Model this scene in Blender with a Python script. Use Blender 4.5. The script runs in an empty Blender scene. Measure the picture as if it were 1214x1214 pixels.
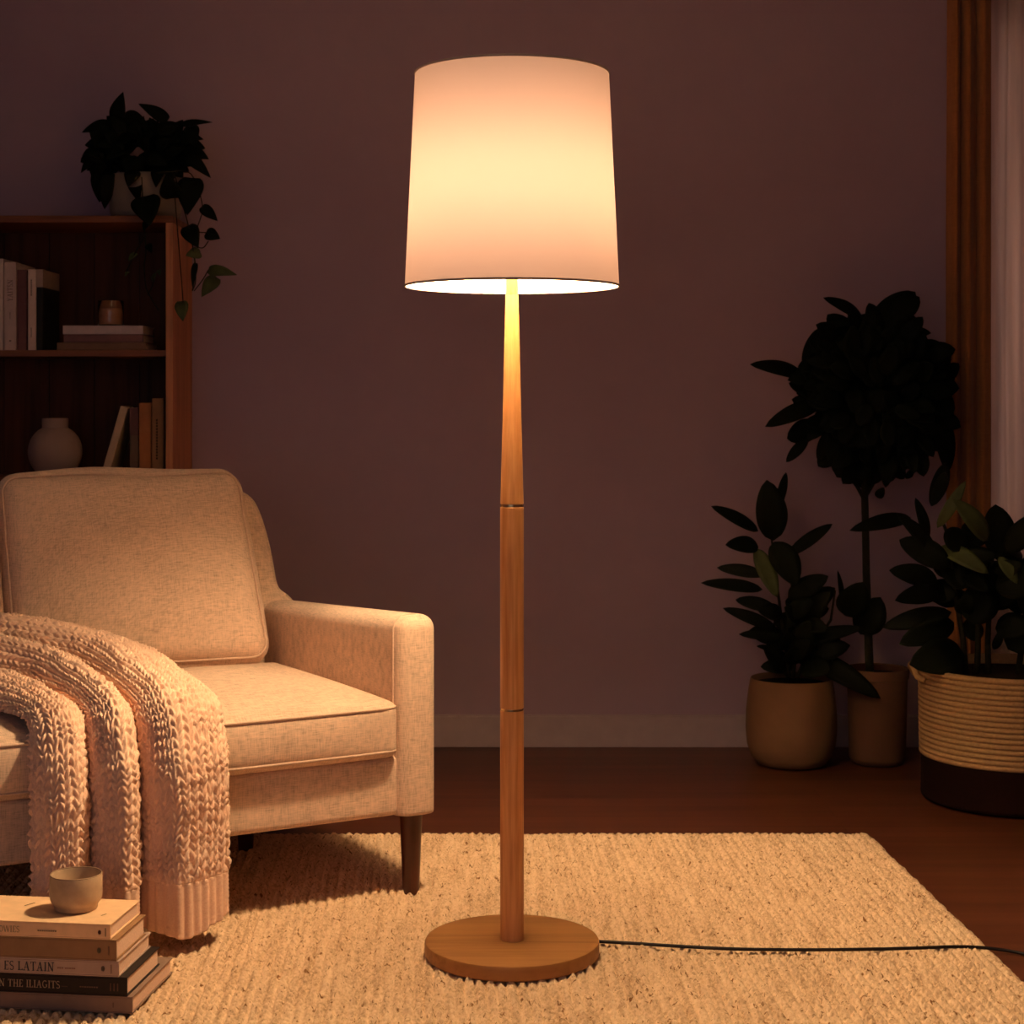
import bpy, math, random
import numpy as np
from mathutils import Vector, Matrix, noise

sc = bpy.context.scene
COL = sc.collection
PI = math.pi

# ------------------------------------------------------------------ camera, world, exposure
HC = 1.036                      # camera height
FP, CX, HY = 2063.0, 607.0, 483.0   # focal length in pixels, centre column, horizon row (1214 px frame)
cam_d = bpy.data.cameras.new('camera')
cam_d.sensor_width = 36.0
cam_d.lens = 36.0 * FP / 1214.0
cam_d.shift_y = -(607.0 - HY) / 1214.0
cam_d.clip_start = 0.05
cam_d.dof.use_dof = True
cam_d.dof.focus_distance = 3.3
cam_d.dof.aperture_fstop = 12.0
cam = bpy.data.objects.new('camera', cam_d)
cam.location = (0, 0, HC)
cam.rotation_euler = (PI / 2, 0, 0)
COL.objects.link(cam)
sc.camera = cam

world = bpy.data.worlds.new('dusk')
sc.world = world
world.use_nodes = True
bg = world.node_tree.nodes['Background']
bg.inputs[0].default_value = (0.66, 0.68, 0.82, 1)
bg.inputs[1].default_value = 0.62
# an unseen glazed opening, added behind the camera for cool fill, lets the dusk in (a portal only guides the sampling of the sky)
pl = bpy.data.lights.new('dusk_portal', 'AREA'); pl.shape = 'RECTANGLE'; pl.size = 3.1; pl.size_y = 2.35
pl.cycles.is_portal = True
po = bpy.data.objects.new('dusk_portal', pl); po.location = (-1.1, -0.96, 1.28); po.rotation_euler = (PI / 2, 0, 0)
COL.objects.link(po)

sc.view_settings.view_transform = 'Standard'
sc.view_settings.look = 'None'
sc.view_settings.gamma = 1.0
sc.view_settings.use_curve_mapping = False
sc.view_settings.exposure = 0.0

BULB = 1060.0                   # radiance of the frosted bulb
BULB_COL = (1.0, 0.70, 0.38)
BULB_Z = 1.405


# ------------------------------------------------------------------ helpers
def P(px, py, D):
    """a point at depth D in front of the camera, read off the photograph"""
    return Vector(((px - CX) / FP * D, D, HC - (py - HY) / FP * D))


def link(o, parent=None):
    COL.objects.link(o)
    if parent is not None:
        o.parent = parent
    return o


def mesh(name, V, F, mat, parent=None, smooth=True, auto=None):
    me = bpy.data.meshes.new(name)
    V = np.asarray(V, dtype=np.float32).reshape(-1, 3)
    if isinstance(F, np.ndarray):
        nf, k = F.shape
        me.vertices.add(len(V)); me.vertices.foreach_set('co', V.ravel())
        me.loops.add(nf * k); me.loops.foreach_set('vertex_index', F.astype(np.int32).ravel())
        me.polygons.add(nf)
        me.polygons.foreach_set('loop_start', np.arange(0, nf * k, k, dtype=np.int32))
        me.polygons.foreach_set('loop_total', np.full(nf, k, dtype=np.int32))
        me.update(calc_edges=True)
    else:
        me.from_pydata([tuple(map(float, v)) for v in V], [], F)
        me.update()
    me.validate()
    if smooth:
        me.polygons.foreach_set('use_smooth', np.ones(len(me.polygons), dtype=bool))
        if auto:
            me.set_sharp_from_angle(angle=math.radians(auto))
    me.materials.append(mat)
    return link(bpy.data.objects.new(name, me), parent)


def tag(o, label=None, cat=None, group=None, kind=None):
    if label: o['label'] = label
    if cat: o['category'] = cat
    if group: o['group'] = group
    if kind: o['kind'] = kind
    return o


def thing(name, label, cat, loc=(0, 0, 0), rz=0.0, group=None):
    o = bpy.data.objects.new(name, None)
    o.empty_display_size = 0.05
    o.location = loc
    o.rotation_euler = (0, 0, rz)
    link(o)
    return tag(o, label, cat, group)


class MB:
    """collects shapes into one mesh"""
    def __init__(s): s.V = []; s.F = []

    def add(s, V, F):
        n = len(s.V)
        s.V += [tuple(v) for v in V]
        s.F += [tuple(int(i) + n for i in f) for f in F]
        return s

    def box(s, a, b):
        (x0, y0, z0), (x1, y1, z1) = a, b
        V = [(x0, y0, z0), (x1, y0, z0), (x1, y1, z0), (x0, y1, z0), (x0, y0, z1), (x1, y0, z1), (x1, y1, z1), (x0, y1, z1)]
        return s.add(V, [(0, 3, 2, 1), (4, 5, 6, 7), (0, 1, 5, 4), (1, 2, 6, 5), (2, 3, 7, 6), (3, 0, 4, 7)])

    def tube(s, pts, r, n=8, closed=False):
        pts = [Vector(p) for p in pts]
        m = len(pts)
        rs = r if isinstance(r, (list, tuple)) else [r] * m
        V, F = [], []
        up = Vector((0, 0, 1))
        prev = None
        for i, p in enumerate(pts):
            if closed:
                t = pts[(i + 1) % m] - pts[i - 1]
            else:
                t = pts[min(i + 1, m - 1)] - pts[max(i - 1, 0)]
            t.normalize()
            if prev is None:
                a = t.cross(up) if abs(t.dot(up)) < 0.95 else t.cross(Vector((1, 0, 0)))
            else:
                a = prev - t * prev.dot(t)
            a.normalize(); prev = a
            b = t.cross(a)
            for k in range(n):
                q = 2 * PI * k / n
                V.append(p + (a * math.cos(q) + b * math.sin(q)) * rs[i])
        for i in range(m if closed else m - 1):
            j = (i + 1) % m
            for k in range(n):
                l = (k + 1) % n
                F.append((i * n + k, i * n + l, j * n + l, j * n + k))
        if not closed:
            F.append(tuple(range(n))[::-1]); F.append(tuple(range((m - 1) * n, m * n)))
        return s.add(V, F)

    def lathe(s, prof, n=64, c=(0, 0)):
        V, F = [], []
        for r, z in prof:
            for k in range(n):
                q = 2 * PI * k / n
                V.append((c[0] + r * math.cos(q), c[1] + r * math.sin(q), z))
        for i in range(len(prof) - 1):
            for k in range(n):
                l = (k + 1) % n
                F.append((i * n + k, i * n + l, (i + 1) * n + l, (i + 1) * n + k))
        return s.add(V, F)

    def build(s, name, mat, parent=None, smooth=False, auto=None):
        return mesh(name, s.V, s.F, mat, parent, smooth, auto)


def bevel(o, w, seg=2):
    m = o.modifiers.new('bevel', 'BEVEL'); m.width = w; m.segments = seg; m.limit_method = 'ANGLE'
    return o


def solid(o, t, off=0.0):
    m = o.modifiers.new('solid', 'SOLIDIFY'); m.thickness = t; m.offset = off
    return o


def rounded_box(sx, sy, sz, r, n=10, puff=(0, 0, 0), m=6):
    """rounded cushion-like box centred on the origin; puff bulges each pair of faces"""
    S = (sx / 2, sy / 2, sz / 2)

    def axis(h):
        e = [h - r + r * math.sin(PI / 2 * i / m) for i in range(1, m + 1)]
        mid = list(np.linspace(-(h - r), h - r, n))
        return [-q for q in reversed(e)] + mid + e
    A = [axis(h) for h in S]
    idx, V, F = {}, [], []

    def vid(q):
        k = tuple(round(c, 6) for c in q)
        if k in idx: return idx[k]
        inner = [max(-(S[i] - r), min(S[i] - r, q[i])) for i in range(3)]
        d = Vector([q[i] - inner[i] for i in range(3)])
        if d.length > 1e-9: d.normalize()
        p = [inner[i] + d[i] * r for i in range(3)]
        for i in range(3):
            if puff[i]:
                w = q[i] / S[i]
                for j in range(3):
                    if j != i:
                        w *= max(0.0, 1 - abs(q[j] / S[j]) ** 2.4)
                p[i] += puff[i] * w
        idx[k] = len(V); V.append(p)
        return idx[k]
    for ax in range(3):
        u, v = (ax + 1) % 3, (ax + 2) % 3
        for sgn in (-1, 1):
            for i in range(len(A[u]) - 1):
                for j in range(len(A[v]) - 1):
                    qs = []
                    for (a, b) in ((i, j), (i + 1, j), (i + 1, j + 1), (i, j + 1)):
                        q = [0, 0, 0]; q[ax] = sgn * S[ax]; q[u] = A[u][a]; q[v] = A[v][b]
                        qs.append(vid(q))
                    F.append(tuple(qs if sgn > 0 else qs[::-1]))
    return V, F


def catmull(pts, ts):
    """uniform Catmull-Rom through pts (n,3) at parameters ts in [0, n-1]"""
    pts = np.asarray(pts, float)
    n = len(pts)
    P_ = np.concatenate([(2 * pts[0] - pts[1])[None], pts, (2 * pts[-1] - pts[-2])[None]])
    ts = np.clip(np.asarray(ts, float), 0, n - 1 - 1e-9)
    i = ts.astype(int)
    f = (ts - i)
    f = f.reshape(f.shape + (1,) * (pts.ndim - 1))
    a, b, c, d = P_[i], P_[i + 1], P_[i + 2], P_[i + 3]
    return 0.5 * ((2 * b) + (-a + c) * f + (2 * a - 5 * b + 4 * c - d) * f ** 2 + (-a + 3 * b - 3 * c + d) * f ** 3)


def vnoise(x, y, seed=0):
    """smooth 2-D value noise, 0..1"""
    rng = np.random.RandomState(seed)
    tab = rng.rand(256, 256)
    xi = np.floor(x).astype(int); yi = np.floor(y).astype(int)
    fx = x - xi; fy = y - yi
    fx = fx * fx * (3 - 2 * fx); fy = fy * fy * (3 - 2 * fy)
    g = lambda a, b: tab[a % 256, b % 256]
    return (g(xi, yi) * (1 - fx) + g(xi + 1, yi) * fx) * (1 - fy) + (g(xi, yi + 1) * (1 - fx) + g(xi + 1, yi + 1) * fx) * fy


def grid_faces(nu, nv):
    i = np.arange(nu * nv).reshape(nu, nv)
    return np.stack([i[:-1, :-1], i[1:, :-1], i[1:, 1:], i[:-1, 1:]], -1).reshape(-1, 4)


# ------------------------------------------------------------------ materials
def mat_base(name, col=(0.5, 0.5, 0.5), rough=0.7, spec=0.3, **kw):
    m = bpy.data.materials.new(name); m.use_nodes = True
    nt = m.node_tree
    b = nt.nodes['Principled BSDF']
    b.inputs['Base Color'].default_value = (*col, 1)
    b.inputs['Roughness'].default_value = rough
    b.inputs['Specular IOR Level'].default_value = spec
    for k, v in kw.items():
        b.inputs[k.replace('_', ' ')].default_value = v
    return m, nt, b


def coords(nt, scale=(1, 1, 1), rot=(0, 0, 0), kind='Object'):
    tc = nt.nodes.new('ShaderNodeTexCoord'); mp = nt.nodes.new('ShaderNodeMapping')
    mp.inputs['Scale'].default_value = scale
    mp.inputs['Rotation'].default_value = rot
    nt.links.new(tc.outputs[kind], mp.inputs[0])
    return mp.outputs[0]


def noise_tex(nt, vec, scale, detail=4, rough=0.55, dist=0.0):
    n = nt.nodes.new('ShaderNodeTexNoise')
    n.inputs['Scale'].default_value = scale; n.inputs['Detail'].default_value = detail
    n.inputs['Roughness'].default_value = rough; n.inputs['Distortion'].default_value = dist
    nt.links.new(vec, n.inputs['Vector'])
    return n.outputs['Fac']


def ramp(nt, fac, stops):
    r = nt.nodes.new('ShaderNodeValToRGB')
    e = r.color_ramp.elements
    while len(e) < len(stops): e.new(0.5)
    for q, (p, c) in zip(e, stops):
        q.position = p; q.color = (*c, 1)
    nt.links.new(fac, r.inputs[0])
    return r.outputs[0]


def math_node(nt, op, a, b=None):
    n = nt.nodes.new('ShaderNodeMath'); n.operation = op
    for i, v in enumerate((a, b)):
        if v is None: continue
        if hasattr(v, 'is_output'): nt.links.new(v, n.inputs[i])
        else: n.inputs[i].default_value = v
    return n.outputs[0]


def bump(nt, b, h, strength=0.3, dist=0.002):
    n = nt.nodes.new('ShaderNodeBump')
    n.inputs['Strength'].default_value = strength; n.inputs['Distance'].default_value = dist
    nt.links.new(h, n.inputs['Height']); nt.links.new(n.outputs[0], b.inputs['Normal'])


def mix_c(a, b, t): return tuple(x * (1 - t) + y * t for x, y in zip(a, b))


def plain(name, col, rough=0.7, spec=0.3, var=0.12, scale=30.0, bmp=0.1, **kw):
    m, nt, b = mat_base(name, col, rough, spec, **kw)
    f = noise_tex(nt, coords(nt), scale, 5)
    c = ramp(nt, f, [(0.3, tuple(x * (1 - var) for x in col)), (0.7, tuple(min(1, x * (1 + var)) for x in col))])
    nt.links.new(c, b.inputs['Base Color'])
    if bmp: bump(nt, b, f, bmp, 0.001)
    return m


def wood(name, dark, light, axis='Z', rough=0.45, spec=0.35, scale=1.0, bmp=0.08):
    m, nt, b = mat_base(name, light, rough, spec)
    s = {'X': (1.2, 22, 22), 'Y': (22, 1.2, 22), 'Z': (22, 22, 1.2)}[axis]
    v = coords(nt, tuple(q * scale for q in s))
    f1 = noise_tex(nt, v, 1.0, 6, 0.6, 0.6)
    v2 = coords(nt, tuple(q * scale * 5 for q in s))
    f2 = noise_tex(nt, v2, 1.0, 3, 0.5)
    f = math_node(nt, 'ADD', math_node(nt, 'MULTIPLY', f1, 0.72), math_node(nt, 'MULTIPLY', f2, 0.28))
    c = ramp(nt, f, [(0.34, dark), (0.52, mix_c(dark, light, 0.7)), (0.68, light)])
    nt.links.new(c, b.inputs['Base Color'])
    bump(nt, b, f2, bmp, 0.001)
    return m


def linen(name, col, var=0.22, scale=1.0):
    m, nt, b = mat_base(name, col, 0.9, 0.12)
    b.inputs['Sheen Weight'].default_value = 0.15
    b.inputs['Sheen Roughness'].default_value = 0.6
    h1 = noise_tex(nt, coords(nt, (700 * scale, 60 * scale, 40 * scale)), 1.0, 2)
    h2 = noise_tex(nt, coords(nt, (45 * scale, 60 * scale, 700 * scale)), 1.0, 2)
    h3 = noise_tex(nt, coords(nt, (60 * scale, 700 * scale, 60 * scale)), 1.0, 2)
    s = math_node(nt, 'ADD', math_node(nt, 'ADD', h1, h2), math_node(nt, 'MULTIPLY', h3, 0.8))
    s = math_node(nt, 'MULTIPLY', s, 0.357)
    big = noise_tex(nt, coords(nt), 5.0, 3)
    s2 = math_node(nt, 'ADD', math_node(nt, 'MULTIPLY', s, 0.85), math_node(nt, 'MULTIPLY', big, 0.15))
    c = ramp(nt, s2, [(0.38, tuple(x * (1 - var * 1.6) for x in col)), (0.5, col), (0.62, tuple(min(1, x * (1 + var)) for x in col))])
    nt.links.new(c, b.inputs['Base Color'])
    bump(nt, b, s, 0.35, 0.0015)
    return m


M = {}
# room
m, nt, b = mat_base('wall_plaster', (0.40, 0.27, 0.345), 0.85, 0.15)
f = noise_tex(nt, coords(nt), 2.2, 5, 0.6)
f2 = noise_tex(nt, coords(nt, (1, 1, 1)), 160, 3)
nt.links.new(ramp(nt, f, [(0.3, (0.38, 0.256, 0.328)), (0.7, (0.42, 0.284, 0.362))]), b.inputs['Base Color'])
bump(nt, b, f2, 0.12, 0.001); M['wall'] = m
M['ceiling'] = plain('ceiling_paint', (0.50, 0.45, 0.41), 0.9, 0.1, 0.04, 8, 0.03)
M['trim'] = plain('baseboard_paint', (0.44, 0.32, 0.34), 0.6, 0.3, 0.05, 20, 0.03)
# floor boards running along X
m, nt, b = mat_base('floor_wood', (0.06, 0.025, 0.012), 0.42, 0.35)
br = nt.nodes.new('ShaderNodeTexBrick')
nt.links.new(coords(nt, (1, 1, 1)), br.inputs['Vector'])
br.offset = 0.37; br.squash = 1.0
br.inputs['Color1'].default_value = (0.2, 0.2, 0.2, 1); br.inputs['Color2'].default_value = (0.8, 0.8, 0.8, 1)
br.inputs['Mortar'].default_value = (0.0, 0.0, 0.0, 1)
br.inputs['Scale'].default_value = 1.0; br.inputs['Mortar Size'].default_value = 0.0016
br.inputs['Brick Width'].default_value = 1.3; br.inputs['Row Height'].default_value = 0.105
g = noise_tex(nt, coords(nt, (1.4, 26, 1)), 1.0, 6, 0.6, 0.5)
k = math_node(nt, 'ADD', math_node(nt, 'MULTIPLY', g, 0.75), math_node(nt, 'MULTIPLY', br.outputs['Color'], 0.3))
nt.links.new(ramp(nt, k, [(0.2, (0.026, 0.007, 0.003)), (0.5, (0.080, 0.022, 0.009)), (0.75, (0.125, 0.038, 0.016))]), b.inputs['Base Color'])
bump(nt, b, k, 0.12, 0.001); M['floor'] = m

M['teak'] = wood('teak', (0.52, 0.18, 0.045), (0.90, 0.46, 0.19), 'Z', 0.42, 0.35, 1.3)
M['teak_flat'] = wood('teak_disc', (0.25, 0.10, 0.028), (0.44, 0.20, 0.065), 'X', 0.45, 0.3, 1.0)
M['brass'], _, _ = mat_base('brass_ring', (0.72, 0.48, 0.22), 0.25, 0.5, Metallic=1.0)
M['leg'] = wood('dark_leg_wood', (0.03, 0.006, 0.003), (0.085, 0.018, 0.008), 'Z', 0.35, 0.4)
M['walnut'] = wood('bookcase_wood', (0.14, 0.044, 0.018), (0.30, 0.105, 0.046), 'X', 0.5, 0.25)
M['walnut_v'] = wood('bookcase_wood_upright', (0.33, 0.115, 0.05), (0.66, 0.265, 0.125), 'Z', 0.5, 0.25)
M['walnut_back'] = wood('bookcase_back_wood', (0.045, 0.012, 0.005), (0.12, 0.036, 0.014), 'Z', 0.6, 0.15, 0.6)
M['linen'] = linen('sofa_linen', (0.68, 0.47, 0.345))
M['piping'] = plain('sofa_piping', (0.64, 0.44, 0.33), 0.9, 0.1, 0.1, 200)
M['cord'] = plain('cord_rubber', (0.012, 0.006, 0.005), 0.55, 0.3)
M['mug'] = plain('mug_stoneware', (0.50, 0.345, 0.225), 0.5, 0.35, 0.10, 60, 0.08)
M['mug_rim'] = plain('mug_rim_clay', (0.30, 0.19, 0.12), 0.6, 0.3, 0.1, 80)
M['pages'] = plain('page_edges', (0.76, 0.53, 0.42), 0.9, 0.1, 0.12, 300, 0.2)

# shade fabric: mostly reflects, lets a little through
m = bpy.data.materials.new('shade_linen'); m.use_nodes = True; nt = m.node_tree
for n in list(nt.nodes): nt.nodes.remove(n)
out = nt.nodes.new('ShaderNodeOutputMaterial'); add = nt.nodes.new('ShaderNodeAddShader')
df = nt.nodes.new('ShaderNodeBsdfDiffuse'); tr = nt.nodes.new('ShaderNodeBsdfTranslucent')
df.inputs[0].default_value = (0.77, 0.71, 0.63, 1)
h = noise_tex(nt, coords(nt, (300, 300, 30)), 1.0, 2)
h2 = noise_tex(nt, coords(nt, (30, 30, 420)), 1.0, 2)
hh = math_node(nt, 'MULTIPLY', math_node(nt, 'ADD', h, h2), 0.5)
SHADE_T = (0.0182, 0.0119, 0.0111)
nt.links.new(ramp(nt, hh, [(0.3, tuple(x * 0.93 for x in SHADE_T)), (0.7, tuple(x * 1.07 for x in SHADE_T))]), tr.inputs[0])
nt.links.new(df.outputs[0], add.inputs[0]); nt.links.new(tr.outputs[0], add.inputs[1]); nt.links.new(add.outputs[0], out.inputs[0])
M['shade'] = m
M['shade_trim'] = plain('shade_trim', (0.42, 0.33, 0.30), 0.8, 0.1, 0.05, 100)

m, nt, b = mat_base('bulb_frosted_glow', (1, 1, 1), 0.5, 0.2)
b.inputs['Emission Color'].default_value = (*BULB_COL, 1); b.inputs['Emission Strength'].default_value = BULB
M['bulb'] = m

# throw
m, nt, b = mat_base('throw_wool', (0.44, 0.30, 0.225), 0.95, 0.08)
b.inputs['Sheen Weight'].default_value = 0.2
f = noise_tex(nt, coords(nt), 420, 3)
f2 = noise_tex(nt, coords(nt), 16, 3)
k = math_node(nt, 'ADD', math_node(nt, 'MULTIPLY', f, 0.6), math_node(nt, 'MULTIPLY', f2, 0.4))
nt.links.new(ramp(nt, k, [(0.32, (0.78, 0.48, 0.345)), (0.65, (0.92, 0.62, 0.46))]), b.inputs['Base Color'])
bump(nt, b, f, 0.5, 0.0015); M['wool'] = m

# rug
m, nt, b = mat_base('rug_jute', (0.5, 0.36, 0.24), 0.95, 0.08)
f = noise_tex(nt, coords(nt, (260, 120, 260)), 1.0, 4)
f2 = noise_tex(nt, coords(nt, (55, 4, 1)), 1.0, 3)
f3 = noise_tex(nt, coords(nt), 90, 4, 0.6)
k = math_node(nt, 'ADD', math_node(nt, 'ADD', math_node(nt, 'MULTIPLY', f, 0.35), math_node(nt, 'MULTIPLY', f2, 0.3)), math_node(nt, 'MULTIPLY', f3, 0.35))
base_c = ramp(nt, k, [(0.33, (0.34, 0.19, 0.10)), (0.44, (0.64, 0.42, 0.26)), (0.53, (0.82, 0.57, 0.37)), (0.66, (0.92, 0.69, 0.48))])
fl = noise_tex(nt, coords(nt, (95, 70, 1)), 1.0, 2, 0.5, 1.2)
mxr = nt.nodes.new('ShaderNodeMix'); mxr.data_type = 'RGBA'
nt.links.new(ramp(nt, fl, [(0.62, (0, 0, 0)), (0.70, (1, 1, 1))]), mxr.inputs[0])
nt.links.new(base_c, mxr.inputs[6]); mxr.inputs[7].default_value = (0.24, 0.11, 0.045, 1)
nt.links.new(mxr.outputs[2], b.inputs['Base Color'])
bump(nt, b, f, 0.7, 0.002); M['rug'] = m

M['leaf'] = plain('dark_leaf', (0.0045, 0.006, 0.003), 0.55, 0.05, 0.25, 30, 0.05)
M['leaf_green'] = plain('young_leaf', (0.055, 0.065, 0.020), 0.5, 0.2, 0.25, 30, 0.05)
M['stem'] = plain('plant_stem', (0.016, 0.014, 0.007), 0.8, 0.1, 0.3, 60)
M['soil'] = plain('potting_soil', (0.008, 0.005, 0.003), 1.0, 0.05, 0.4, 120, 0.6)
M['pot_beige'] = plain('pot_beige_clay', (0.18, 0.088, 0.044), 0.75, 0.15, 0.07, 14, 0.04)
M['pot_brown'] = plain('pot_brown_clay', (0.11, 0.046, 0.027), 0.75, 0.15, 0.07, 14, 0.04)
M['pot_white'] = plain('pot_offwhite_ceramic', (0.24, 0.185, 0.15), 0.6, 0.2, 0.05, 14, 0.03)
M['rope'] = plain('basket_cream_rope', (0.46, 0.265, 0.125), 0.9, 0.1, 0.14, 120, 0.3)
M['rope_dark'] = plain('basket_dark_weave', (0.009, 0.003, 0.0025), 0.95, 0.05, 0.3, 120, 0.3)
M['vase'] = plain('vase_bisque', (0.40, 0.265, 0.225), 0.8, 0.12, 0.06, 10, 0.04)
M['wax'] = plain('candle_wax_amber', (0.70, 0.30, 0.14), 0.6, 0.3, 0.06, 20)
M['glass'], _, _ = mat_base('clear_glass', (1, 1, 1), 0.02, 0.5, Transmission_Weight=1.0)
M['drape'] = linen('brown_drape', (0.34, 0.125, 0.036), 0.12, 0.5)

m = bpy.data.materials.new('sheer_voile'); m.use_nodes = True; nt = m.node_tree
for n in list(nt.nodes): nt.nodes.remove(n)
out = nt.nodes.new('ShaderNodeOutputMaterial'); add = nt.nodes.new('ShaderNodeAddShader')
df = nt.nodes.new('ShaderNodeBsdfDiffuse'); tr = nt.nodes.new('ShaderNodeBsdfTranslucent')
df.inputs[0].default_value = (0.36, 0.31, 0.28, 1)
f = noise_tex(nt, coords(nt, (40, 1, 1.2)), 1.0, 3)
nt.links.new(ramp(nt, f, [(0.3, (0.46, 0.33, 0.26)), (0.7, (0.66, 0.48, 0.38))]), tr.inputs[0])
nt.links.new(df.outputs[0], add.inputs[0]); nt.links.new(tr.outputs[0], add.inputs[1]); nt.links.new(add.outputs[0], out.inputs[0])
M['sheer'] = m
m = bpy.data.materials.new('window_glass'); m.use_nodes = True; nt = m.node_tree
for n in list(nt.nodes): nt.nodes.remove(n)
out = nt.nodes.new('ShaderNodeOutputMaterial'); mx_ = nt.nodes.new('ShaderNodeMixShader')
tp = nt.nodes.new('ShaderNodeBsdfTransparent'); gs = nt.nodes.new('ShaderNodeBsdfGlossy'); gs.inputs['Roughness'].default_value = 0.02
mx_.inputs[0].default_value = 0.05
nt.links.new(tp.outputs[0], mx_.inputs[1]); nt.links.new(gs.outputs[0], mx_.inputs[2]); nt.links.new(mx_.outputs[0], out.inputs[0])
M['pane'] = m

# ------------------------------------------------------------------ room shell
D_W = 5.316
XL, XR, YF, ZC = -2.9, 2.75, -1.0, 2.75
T = 0.12
floor = tag(MB().box((XL - T, YF - T, -0.1), (XR + T, D_W + T, 0)).build('floor', M['floor']), kind='structure')
ceil = tag(MB().box((XL - T, YF - T, ZC), (XR + T, D_W + T, ZC + 0.1)).build('ceiling', M['ceiling']), kind='structure')
WX0, WX1, WZ0, WZ1 = 1.40, 2.35, 0.50, 2.24
wb = MB()
wb.box((XL, D_W, 0), (WX0, D_W + T, ZC)); wb.box((WX1, D_W, 0), (XR, D_W + T, ZC))
wb.box((WX0, D_W, 0), (WX1, D_W + T, WZ0)); wb.box((WX0, D_W, WZ1), (WX1, D_W + T, ZC))
tag(wb.build('wall_back', M['wall']), kind='structure')
tag(MB().box((XL - T, YF - T, 0), (XL, D_W + T, ZC)).build('wall_left', M['wall']), kind='structure')
tag(MB().box((XR, YF - T, 0), (XR + T, D_W + T, ZC)).build('wall_right', M['wall']), kind='structure')
GX0, GX1, GZ0, GZ1 = -2.65, 0.45, 0.10, 2.45
wf = MB().box((XL, YF - T, 0), (GX0, YF, ZC)).box((GX1, YF - T, 0), (XR, YF, ZC)).box((GX0, YF - T, 0), (GX1, YF, GZ0)).box((GX0, YF - T, GZ1), (GX1, YF, ZC))
tag(wf.build('wall_front', M['wall']), kind='structure')
w2 = MB()  # frame of the unseen opening, added to bring cool fill into the room
for i in range(4):
    x = GX0 + (GX1 - GX0) * i / 3
    w2.box((x - 0.03, YF - 0.09, GZ0), (x + 0.03, YF - 0.03, GZ1))
w2.box((GX0, YF - 0.09, GZ0), (GX1, YF - 0.03, GZ0 + 0.06)).box((GX0, YF - 0.09, GZ1 - 0.06), (GX1, YF - 0.03, GZ1))
w2o = tag(w2.build('fill_window', M['trim']), kind='structure')
MB().box((GX0, YF - 0.062, GZ0), (GX1, YF - 0.058, GZ1)).build('window_pane', M['pane'], w2o)
bb = MB().box((XL, D_W - 0.014, 0), (XR, D_W, 0.094))
bb.box((XL, D_W - 0.010, 0.094), (XR, D_W, 0.098))
tag(bevel(bb.build('baseboard_back', M['trim']), 0.002), kind='structure')
win = MB()
fw = 0.05
win.box((WX0, D_W + 0.03, WZ0), (WX0 + fw, D_W + 0.09, WZ1)); win.box((WX1 - fw, D_W + 0.03, WZ0), (WX1, D_W + 0.09, WZ1))
win.box((WX0 + fw, D_W + 0.03, WZ0), (WX1 - fw, D_W + 0.09, WZ0 + fw)); win.box((WX0 + fw, D_W + 0.03, WZ1 - fw), (WX1 - fw, D_W + 0.09, WZ1))
xm = (WX0 + WX1) / 2
win.box((xm - 0.025, D_W + 0.03, WZ0 + fw), (xm + 0.025, D_W + 0.09, WZ1 - fw))
wo = tag(win.build('window_1', M['trim']), kind='structure')
MB().box((WX0 + fw, D_W + 0.058, WZ0 + fw), (xm - 0.025, D_W + 0.062, WZ1 - fw)).box((xm + 0.025, D_W + 0.058, WZ0 + fw), (WX1 - fw, D_W + 0.062, WZ1 - fw)).build('window_pane', M['pane'], wo)

# ------------------------------------------------------------------ rug
RT = 0.012


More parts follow.
